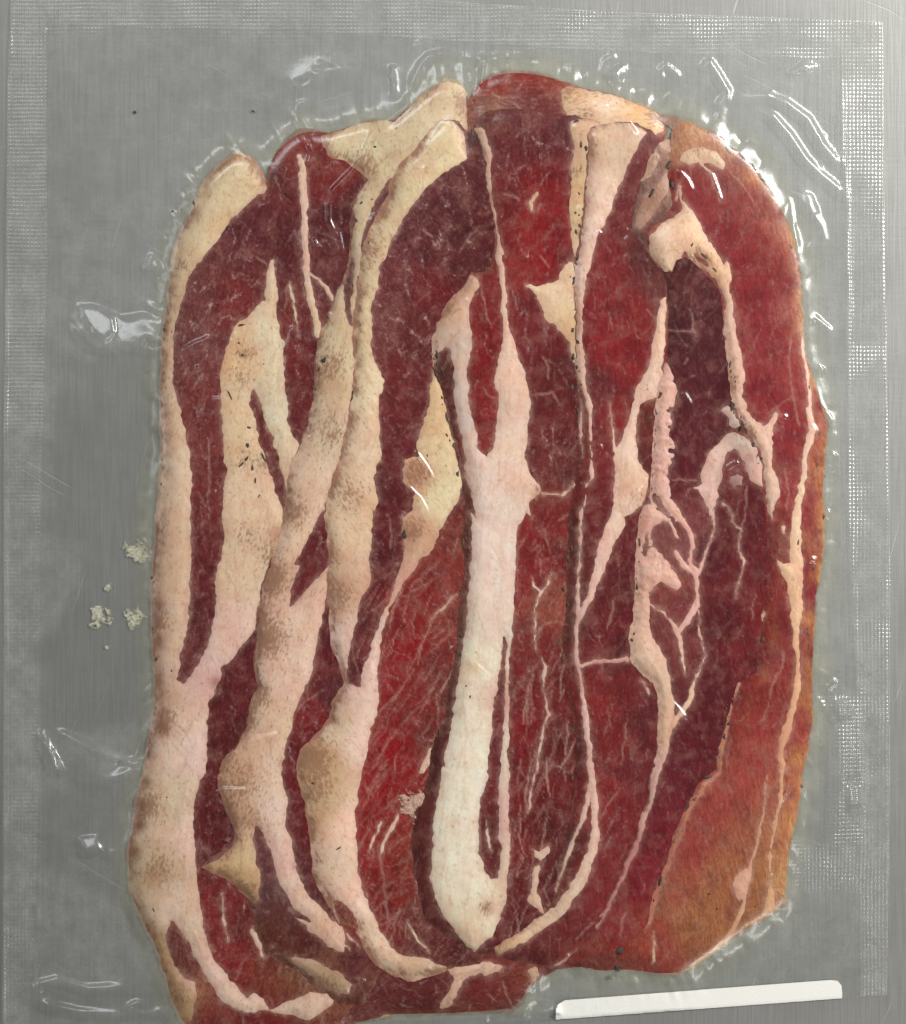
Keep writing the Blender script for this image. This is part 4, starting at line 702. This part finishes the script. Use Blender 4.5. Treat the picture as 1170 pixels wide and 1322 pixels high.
SLICE_OBJ = {}
BULGE = .50
for sd in SLICES:
    P = pts(sd['outline'])
    D = poly_field(P, 40)
    UNION = np.maximum(UNION, D)
    cx = sum(p[0] for p in P) / len(P); cyy = sum(p[1] for p in P) / len(P)
    tap = 30.0
    e = np.sin(np.pi / 2 * np.clip((D + 1.0) / tap, 0, 1))
    T = sd.get('t', 1.5) * .55 * MM
    thick = .09 * MM + (T - .09 * MM) * e
    HD = np.maximum(H, BASE + DOME)
    drape = np.maximum(HD, blur(dilate(HD, 4), 14.0)) + .02 * MM
    wd_ = np.clip(D / 20.0, 0, 1); wd_ = wd_ * wd_ * (3 - 2 * wd_)
    drape = np.maximum(HD + .02 * MM, drape * wd_ + (blur(HD, 3.0) + .02 * MM) * (1 - wd_))
    drape = np.where(UALL > 14, drape, np.maximum(H, BASE + DOME))
    lump = (.10 * fbm(GX, GY, 60, sd['seed'], 3) +   .03 * fbm(GX, GY, 14, sd['seed'] + 40, 2)) * MM
    top = blur(drape + thick, 6.0) + lump * e
    top = np.maximum(top, drape + .05 * MM)
    ed = np.clip((D + 1) / 9.0, 0, 1); ed = ed * ed * (3 - 2 * ed)
    top = np.where(UALL > 10, drape + .035 * MM + (top - drape - .035 * MM) * ed, top)
    # fat
    F = np.full((NY, NX), -40.0)
    for s in sd['fat']: F = np.maximum(F, poly_field(pts(s), 16))
    for s in sd.get('carve', []): F = np.minimum(F, -poly_field(pts(s), 16))
    PALE = np.zeros((NY, NX)); BROWN = np.zeros((NY, NX))
    rs = np.random.RandomState(sd['seed'])
    for s in sd.get('veins', []):
        V = pts(s)
        if max(v[2] for v in V) >= 2.4: F = vein_field(V, F)
        thread(PALE, [(v[0], v[1], v[2] * .7) for v in V], .75 if max(v[2] for v in V) >= 2.4 else .4)
    for s in sd.get('clefts', []):
        C = vein_field(pts(s), np.full((NY, NX), -40.0)); F = np.minimum(F, -C)
    F = F + np.where(np.abs(F) < 12, 1.0 * vnoise(GX, GY, 5.0, sd['seed'] + 3) + .8 * vnoise(GX, GY, 13.0, sd['seed'] + 4), 0)
    F = np.minimum(F, D + 1.6)
    area_px = (D > 0).sum() * G * G
    wb = sd.get('web', .6)
    ang = -sd.get('ang', 0)
    random_threads(PALE, D, rs, int(area_px / 500 * (.4 + wb)), ang, 6, 40, .15, .7, .06, .30, .14)
    random_threads(PALE, D, rs, int(area_px / 6000 * (.3 + wb)), ang, 10, 50, .3, 1.1, .12, .36, .25)
    random_threads(BROWN, np.minimum(D, F), rs, int(area_px / 1100), ang, 10, 60, .2, .9, .08, .5, .2)
    random_threads(BROWN, np.minimum(D, F), rs, int(area_px / 900), ang, 1, 4, .3, 1.2, .15, .8, .9)
    for (n_, y0, y1, x0, x1, l0, l1, r1, s1, a_, wd) in sd.get('streaks', []):
        random_threads(PALE, D, rs, n_, a_, l0, l1, .15, r1, .08, s1, wd, where=(GY > y0) & (GY < y1) & (GX > x0) & (GX < x1))
    out = np.maximum(-F, 0)
    PALE = np.maximum(PALE, .50 * np.exp(-out / 2.6) * np.clip(.55 + .8 * fbm(GX, GY, 10, sd['seed'] + 5, 2), 0, 1))
    m = march(D, 1)
    px, py, tris, home = m
    root = empty(sd['name'], (wx(cx), wy(cyy), BASE), sd['label'], 'bacon slice', 'slices of bacon in the bag')
    org = root.location
    SLICE_OBJ[sd['key']] = root
    zt = samp(top, px, py); zb = np.minimum(np.where(samp(UALL, px, py) < 4, BASE, samp(drape, px, py)), zt - .02 * MM)
    co, T3, rv = solid(px, py, tris, zt, zb)
    col = idw(px, py, sd['lean']) 
    col[:, 0] *= 1.06
    gf = np.clip((col[:, 1] - .03) / .05, 0, 1); col[:, 1] *= .64 + .34 * gf; col[:, 2] *= .66 + .28 * gf
    col[:, 0] = np.where(col[:, 0] > .2, .2 + (col[:, 0] - .2) * np.clip((col[:, 1] - .008) / .03, .25, 1), col[:, 0])
    d_in = samp(D, px, py)
    if 'rim' in sd:
        rr = sd['rim']
        w = np.exp(-np.maximum(samp(UALL, px, py) if len(rr) > 5 else d_in, 0) / rr[3]) * rr[4] * np.clip(.6 + 1.1 * fbm(px, py, 18, 3, 3), 0, 1)
        if len(rr) > 5: w = w * (1 / (1 + np.exp(-(px - rr[5]) / 18)))
        col = col * (1 - w[:, None]) + w[:, None] * lin(rr[:3])
    col = stain_mix(px, py, col, sd.get('dabs', []))
    webv = np.full(len(px), sd.get('web', .6))
    for x, y, r, s in sd.get('webs', []): webv = webv + s * np.exp(-((px - x) ** 2 + (py - y) ** 2) / r ** 2)
    gr = grain_of(px, py, sd.get('ang', 0)); gr[:, 2] = sd['seed']
    two = lambda a: np.concatenate([a, a[rv]])
    make_obj('lean', co, T3, M_LEAN, root, {'col': two(col), 'grain': two(gr), 'web': two(webv), 'pale': two(samp(PALE, px, py))}, origin=org)
    mm = march(F, 1)
    if mm is not None:
        px, py, tris, home = mm
        lab, area = spans(F > 0)
        lv = lab.ravel()[home]
        f = samp(F, px, py)
        rise = (-.05 + .10 * (1 - np.exp(-np.maximum(f, 0) / 3.0)) + BULGE * (1 - np.exp(-(np.maximum(f, 0) / 17) ** 1.3)) + .05 * fbm(px, py, 11, 77, 2) * np.clip(f / 5, 0, 1)) * MM
        z = samp(top, px, py) + rise
        for x, y, rx, ry, am in sd.get('ruffle', []):
            z = z + am * MM * fbm(px * .6, py * 1.5, 8, 5, 2) * np.exp(-((px - x) / rx) ** 2 - ((py - y) / ry) ** 2) * np.clip(f / 4, 0, 1)
        col = idw(px, py, sd['fatcol']) * np.array(sd.get('fatgain', (1.05, 1.12, 1.20)))
        col = stain_mix(px, py, col, [(*q[:6], min(.9, q[6] * sd.get('dabgain', 1.1))) for q in sd.get('fatdabs', [])])
        st = np.full(len(px), sd.get('stain', 0.0))
        for x, y, r, s in sd.get('stains', []): st = st + s * np.exp(-((px - x) ** 2 + (py - y) ** 2) / r ** 2)
        d_in = samp(D, px, py)
        rn = np.clip(.62 + 1.1 * fbm(px, py, 34, sd['seed'] + 9, 2) + .9 * fbm(px, py, 9, sd['seed'] + 19, 2), 0, 1.6)
        st = st + sd.get('rimstain', .35) * rn * np.exp(-np.maximum(d_in, 0) / 7.0)
        w = np.clip(sd.get('rimbrown', 0) * rn * np.exp(-np.maximum(d_in, 0) / 8.0), 0, .85)[:, None]
        col = col * (1 - w) + w * lin((150, 100, 74))
        edge = np.exp(-np.maximum(f, 0) / 3.0)
        gr = grain_of(px, py, sd.get('ang', 0)); gr[:, 2] = sd['seed'] + .5
        tl = lv[tris].max(1)
        small = [c for c in range(1, len(area)) if area[c] < 22]
        groups = [('fat_streak', [c]) for c in range(1, len(area)) if area[c] >= 22]
        if small: groups.append(('marbling', small))
        for nm, cs in groups:
            sel = tris[np.isin(tl, cs)]
            if len(sel) < 2: continue
            u, inv = np.unique(sel, return_inverse=True); inv = inv.reshape(sel.shape)
            co, T3, rv = solid(px[u], py[u], inv, z[u], samp(top, px[u], py[u]) - .08 * MM)
            o = make_obj(nm, co, T3, M_FAT, root, {'col': two(col[u]), 'grain': two(gr[u]), 'stain': two(st[u]), 'edge': two(edge[u]), 'brown': two(samp(BROWN, px[u], py[u]))}, origin=org)
            if nm == 'marbling': o['kind'] = 'stuff'
        ff = np.maximum(F, 0)
        fatz = np.where(F > 0, top + np.maximum(0, -.05 + .10 * (1 - np.exp(-ff / 3.0)) + BULGE * (1 - np.exp(-(ff / 17) ** 1.3))) * MM, top)
    else: fatz = top
    H = np.where(D > 0, np.maximum(H, fatz), H)

# pepper and spice flecks stuck to the slices
rnd = random.Random(4)
def fleck(name, x, y, ln, wd, ang, z, mat, parent=None, h=.25):
    n = 8; v = []; a = math.radians(ang)
    for ring, (k, zz) in enumerate(((1.0, -.3), (.85, .55), (.3, 1.0))):
        for i in range(n):
            t = 2 * math.pi * i / n
            r = 1 + .55 * rnd.uniform(-1, 1)
            ex, ey = ln * k * r * math.cos(t), wd * k * r * math.sin(t) + .25 * ln * math.sin(2 * t) * rnd.uniform(-.3, .3)
            v.append((wx(x) + (ex * math.cos(a) - ey * math.sin(a)) * S, wy(y) + (ex * math.sin(a) + ey * math.cos(a)) * S, z + zz * h * MM))
    f = []
    for r in range(2):
        for i in range(n):
            p, q = r * n + i, r * n + (i + 1) % n
            f += [(p, q, q + n), (p, q + n, p + n)]
    f += [(2 * n, 2 * n + i, 2 * n + i + 1) for i in range(1, n - 1)]
    return make_obj(name, v, f, mat, parent, origin=parent.location if parent else (0, 0, 0))
rf = random.Random(12)
for key, path, n in CRUST:
    P = pts(path)
    for _ in range(n):
        i = rf.randrange(len(P) - 1); t = rf.random() ; sz = rf.choice((.7, .8, 1.0, 1.2, 1.5, 2.4))
        x = P[i][0] + t * (P[i + 1][0] - P[i][0]) + rf.gauss(0, 3.4); y = P[i][1] + t * (P[i + 1][1] - P[i][1])
        FLECKS[key].append((x, y, sz * rf.uniform(.4, .9), sz * rf.uniform(.7, 1.8), rf.uniform(-40, 40), rf.random() < .45))
for key, lst in FLECKS.items():
    for x, y, ln, wd, ang, kind in lst:
        z = float(samp(H, np.array([x]), np.array([y]))[0])
        fleck('pepper_fleck' if kind else 'spice_fleck', x, y, ln, wd, ang, z - .03 * MM, M_PEPPER if kind else M_HERB, SLICE_OBJ[key], .12)

# loose crumbs of fat
def crumb(x, y, r, seed, mat, label, z0):
    d = np.hypot(GX - x, (GY - y) * 1.1)
    F = np.where(d < r * 1.7, r * .85 - d + r * .7 * fbm(GX, GY, 9, seed * 13, 3), -5.0)
    m = march(F, 1)
    px, py, tris, home = m
    z = z0 + (.06 + .22 * np.clip(samp(F, px, py) / r, 0, 1) + .16 * np.abs(fbm(px, py, 6, seed * 7, 2))) * MM
    co, T3, rv = solid(px, py, tris, z, np.full(len(px), z0))
    o = make_obj('fat_crumb', co, T3, mat, None, {'thin': np.concatenate([np.clip(samp(F, px, py) / (r * .7), 0, 1), np.zeros(len(rv))])})
    o['label'] = label; o['category'] = 'fat crumb'; o['group'] = 'loose crumbs of fat in the bag'
for x, y, r, seed, kind, label in CRUMBS:
    z = float(samp(H, np.array([x]), np.array([y]))[0])
    crumb(x, y, r, seed, M_CRUMB2 if kind else M_CRUMB, label, z - .02 * MM)

# ---------------------------------------------------------------- the bag
def side(P):
    """signed offset to the left edge line etc.: interpolated boundary"""
    a = np.array(P); return a[:, 0], a[:, 1]
yl, xl = side([(-60, 14), (100, 8), (330, 5), (600, 3), (1000, 2), (1380, 0)])
LEFT = GX - np.interp(GY, yl, xl)
yi, xi = side([(-60, 57), (330, 60), (660, 51), (1000, 50), (1380, 36)])
LIN = GX - np.interp(GY, yi, xi)
yr, xr = side([(-60, 1141), (300, 1144), (700, 1151), (1000, 1151), (1380, 1146)])
RIGHT = np.interp(GY, yr, xr) - GX
yq, xq = side([(-60, 1086), (130, 1089), (300, 1096), (660, 1097), (1000, 1112), (1380, 1114)])
RIN = np.interp(GY, yq, xq) - GX
xt, yt = side([(-60, -34), (500, -6), (770, 12), (1140, 26), (1230, 30)])
TOP = GY - np.interp(GX, xt, yt)
xu, yu = side([(-60, 28), (380, 36), (600, 52), (770, 64), (1100, 74), (1230, 78)])
TIN = GY - np.interp(GX, xu, yu)
BOT = (1287 + (1140 - GX) * 0.0745) - GY
bag = np.minimum(np.minimum(LEFT, RIGHT), np.minimum(TOP, BOT))

film = blur(dilate(H, 8), 7.0) + .14 * MM
sm = blur(dilate(H, 8), 26.0) + .16 * MM
k_ = np.clip((UNION - 14) / 24, 0, 1); k_ = k_ * k_ * (3 - 2 * k_)
wide = blur(dilate(H, 16), 15.0) + .14 * MM
wm = np.clip(.35 + 1.3 * fbm(GX, GY, 130, 95, 2), 0, 1) * np.clip(-UALL / 3, 0, 1)
film = film * (1 - wm) + np.maximum(film, wide) * wm
film = np.maximum(film * (1 - k_) + sm * k_, H + .10 * MM)
film = blur(film, 3.0)
rs = np.random.RandomState(33)
for q, (dx, dy) in enumerate([(.56, .83)] * 12 + [(.73, -.68)] * 5 + [(.89, -.45)] * 5):      # creases of the film across the meat
    while True:
        j, i = rs.randint(60, NY - 80), rs.randint(100, NX - 100)
        if UALL[j, i] > 25: break
    L = rs.uniform(16, 55); a = math.atan2(dy, dx) + rs.normal(0, .2); x, y = gx[i], gy[j]; P = []
    for m_ in range(5):
        P.append('%f,%f' % (x, y)); x += L / 4 * math.cos(a); y += L / 4 * math.sin(a); a += rs.normal(0, .16)
    RIDGES.append((' '.join(P), rs.uniform(.30, .52), rs.uniform(2.5, 3.2)))
rs = np.random.RandomState(8)
for _ in range(130):
    j, i = rs.randint(40, NY - 40), rs.randint(60, NX - 60)
    if UALL[j, i] < 12: continue
    a = rs.uniform(0, 6.28); L = rs.uniform(3, 11)
    RIDGES.append(('%f,%f %f,%f %f,%f' % (gx[i], gy[j], gx[i] + L * math.cos(a), gy[j] + L * math.sin(a), gx[i] + 2 * L * math.cos(a + .4), gy[j] + 2 * L * math.sin(a + .4)), rs.uniform(.10, .36), 2.3))
out_d = blur(np.maximum(-UNION, 0), 3.0)

inner = np.minimum(np.minimum(LIN, RIN), TIN)
slack = np.clip(inner / 40.0, 0, 1) * np.clip(out_d / 26.0, 0, 1)
film = film + slack * (.40 * fbm(GX, GY, 110, 301, 2)) * MM
film = film + (.012 + .02 * np.clip(out_d / 30, 0, 1)) * MM * fbm(GX, GY, 16, 351, 2)
cling = 1.0 * np.clip((UNION + 4) / 8, 0, 1)
for r in RIDGES:
    P = pts(r[0]); amp, sig = r[1], r[2]
    d, t = line_dist(P)
    a = amp * MM * np.clip(np.minimum(t, 1 - t) * 6 + (r[3] if len(r) > 3 else .15), 0, 1)
    film = film + a * np.exp(-.5 * (d / sig) ** 2)
for x, y, rx, ry, ang, amp, pw in BUMPS:
    a = math.radians(ang); dx = GX - x; dy = GY - y
    u = (dx * math.cos(a) + dy * math.sin(a)) / rx; v = (-dx * math.sin(a) + dy * math.cos(a)) / ry
    film = film + amp * MM * np.exp(-.5 * (u * u + v * v) ** pw)
LP = [np.array(o.location) for o in scene.objects if o.type == 'LIGHT']
for s_, li, gain in FACETS:
    P = pts(s_); cxf = sum(p[0] for p in P) / len(P); cyf = sum(p[1] for p in P) / len(P)
    c0 = np.array([wx(cxf), wy(cyf), .001])
    a_ = LP[li] - c0; a_ /= np.linalg.norm(a_); b_ = np.array([0, 0, CAM_H]) - c0; b_ /= np.linalg.norm(b_)
    nn = a_ + b_; nn /= np.linalg.norm(nn)
    X_, Y_ = wx(GX) - c0[0], wy(GY) - c0[1]
    pl = -(nn[0] * X_ + nn[1] * Y_) / nn[2] * gain
    pf = poly_field(P, 30)
    low = pl[pf > -2].min()
    mk = 1 / (1 + np.exp(-pf / 1.8))
    film = film * (1 - mk) + mk * (np.minimum(film, .6 * MM) + (pl - low) + .005 * MM * fbm(GX, GY, 16, 401, 2))
th = np.arctan2(GY - 640, (GX - 630) * 1.35)
rad = vnoise(th * 30, GX * 0 + np.hypot(GX - 630, GY - 640) / 90, 1.0, 501) + .6 * vnoise(th * 74, GX * 0 + np.hypot(GX - 630, GY - 640) / 60, 1.0, 511)
ring = np.exp(-((out_d - 15) / 15.0) ** 2) * (out_d > .5)
film = film + .26 * MM * rad * ring
rs = np.random.RandomState(21)
for _ in range(70):
    j, i = rs.randint(40, NY - 60), rs.randint(40, NX - 60)
    if UALL[j, i] > -8 or inner[j, i] < 8: continue
    a = rs.uniform(0, 6.28); L = rs.uniform(4, 26)
    d, t = line_dist([(gx[i], gy[j]), (gx[i] + L * math.cos(a), gy[j] + L * math.sin(a)), (gx[i] + 2 * L * math.cos(a + .3), gy[j] + 2 * L * math.sin(a + .3))])
    film = film + rs.uniform(.03, .30) * MM * np.clip(np.minimum(t, 1 - t) * 5, 0, 1) * np.exp(-.5 * (d / rs.uniform(2.3, 4)) ** 2)
for s, st in CLING:
    c = poly_field(pts(s), 40, True)
    cling = np.maximum(cling, st / (1 + np.exp(-(c + 9 * fbm(GX, GY, 40, 61, 3)) / 4.0)))
film = np.maximum(film, np.where(UNION > 2, H + .12 * MM, .35 * MM))
# rolled lower edge
r_ = 7.0
roll = np.clip(BOT, 0, r_); rollz = np.sqrt(np.maximum(r_ ** 2 - (r_ - roll) ** 2, 0)) * S
film = np.where(BOT < r_, np.minimum(film, .2 * MM + rollz), film)
film = np.maximum(film, .28 * MM)
cl_out = np.clip(bag / 3.0, 0, 1)
film = .22 * MM + (film - .22 * MM) * np.clip(cl_out + .25, 0, 1)

mesh = np.where(inner < 0, .72, 0.0)
mesh = np.maximum(mesh, .22 * np.exp(-(TIN / 26.0) ** 2))
for s_, v in MESH: mesh = np.maximum(mesh, v / (1 + np.exp(-(poly_field(pts(s_), 40) + 9 * fbm(GX, GY, 34, 71, 2)) / 7.0)))
mesh = mesh * np.clip(.85 + .6 * fbm(GX, GY, 70, 81, 2), .3, 1.3)
bag_o = empty('vacuum_bag', (0, 0, .1 * MM), 'clear plastic vacuum bag with embossed sealed edges, tight over the bacon', 'vacuum bag')
def sheet(name, F, mat):
    px, py, tris, home = march(F, 1)
    co = np.stack([wx(px), wy(py), samp(film, px, py)], 1)
    return make_obj(name, co, tris, mat, bag_o, {'cling': samp(cling, px, py), 'mesh': samp(mesh, px, py)}, origin=bag_o.location)
sheet('front_film', np.minimum(inner, BOT), M_FILM)
sheet('seal_strip', np.minimum(np.minimum(LEFT, -LIN), np.minimum(TIN, BOT)), M_SEAL)
sheet('seal_strip', np.minimum(np.minimum(RIGHT, -RIN), np.minimum(TIN, BOT)), M_SEAL)
sheet('seal_strip', np.minimum(np.minimum(TOP, -TIN), np.minimum(LEFT, RIGHT)), M_SEAL)
px, py, tris, home = march(bag, 4)
make_obj('back_film', np.stack([wx(px), wy(py), np.full(len(px), .14 * MM)], 1), tris, M_BACK, bag_o, {'cling': samp(cling, px, py)}, origin=bag_o.location)

# brine squeezed out round the meat
BR = np.minimum(np.minimum(36 + 14 * fbm(GX, GY, 60, 91, 3) + UNION * 1.0, 30 - UNION * 0 - np.maximum(UNION, 0) * 4), np.minimum(inner, BOT) - 8)
px, py, tris, home = march(BR, 2)
dd = -samp(UNION, px, py)
alpha = np.clip(1 - np.maximum(dd, 0) / 34, 0, 1) ** 1.2 * .82
for x, y, r, s in BRINE_DABS: alpha = alpha + s * np.exp(-((px - x) ** 2 + (py - y) ** 2) / r ** 2)
alpha = np.clip(alpha, 0, 1) * np.clip(samp(BR, px, py) / 6, 0, 1)
z = np.minimum(samp(film, px, py) - .12 * MM, .32 * MM + .5 * MM * np.clip(1 - dd / 34, 0, 1))
br = make_obj('brine', np.stack([wx(px), wy(py), np.maximum(z, .2 * MM)], 1), tris, M_BRINE, None, {'alpha': alpha})
br['kind'] = 'stuff'; br['label'] = 'thin cloudy yellowish brine squeezed out around the edge of the meat'; br['category'] = 'brine'

# paper label folded round the lower edge
LB = np.minimum(poly_field(pts('718,1340 718,1306 721,1298 730,1293 900,1280 1074,1267 1083,1268 1088,1274 1089,1283 1089,1340'), 40, False), BOT)
px, py, tris, home = march(LB, 1)
zt = samp(film, px, py) + .07 * MM
co, T3, rv = solid(px, py, tris, zt, zt - .05 * MM)
lb = make_obj('paper_label', co, T3, M_LABEL, None)
lb['label'] = 'blank white paper label with rounded corners along the bag\'s lower edge'; lb['category'] = 'label'

# dark specks lying about on the bag
for x, y, ln, wd, ang, label in SPECKS:
    z = float(samp(film, np.array([x]), np.array([y]))[0])
    o = fleck('pepper_speck', x, y, ln, wd, ang, z + .05 * MM, M_PEPPER)
    o['label'] = label; o['category'] = 'speck'; o['group'] = 'loose dark specks on the bag'
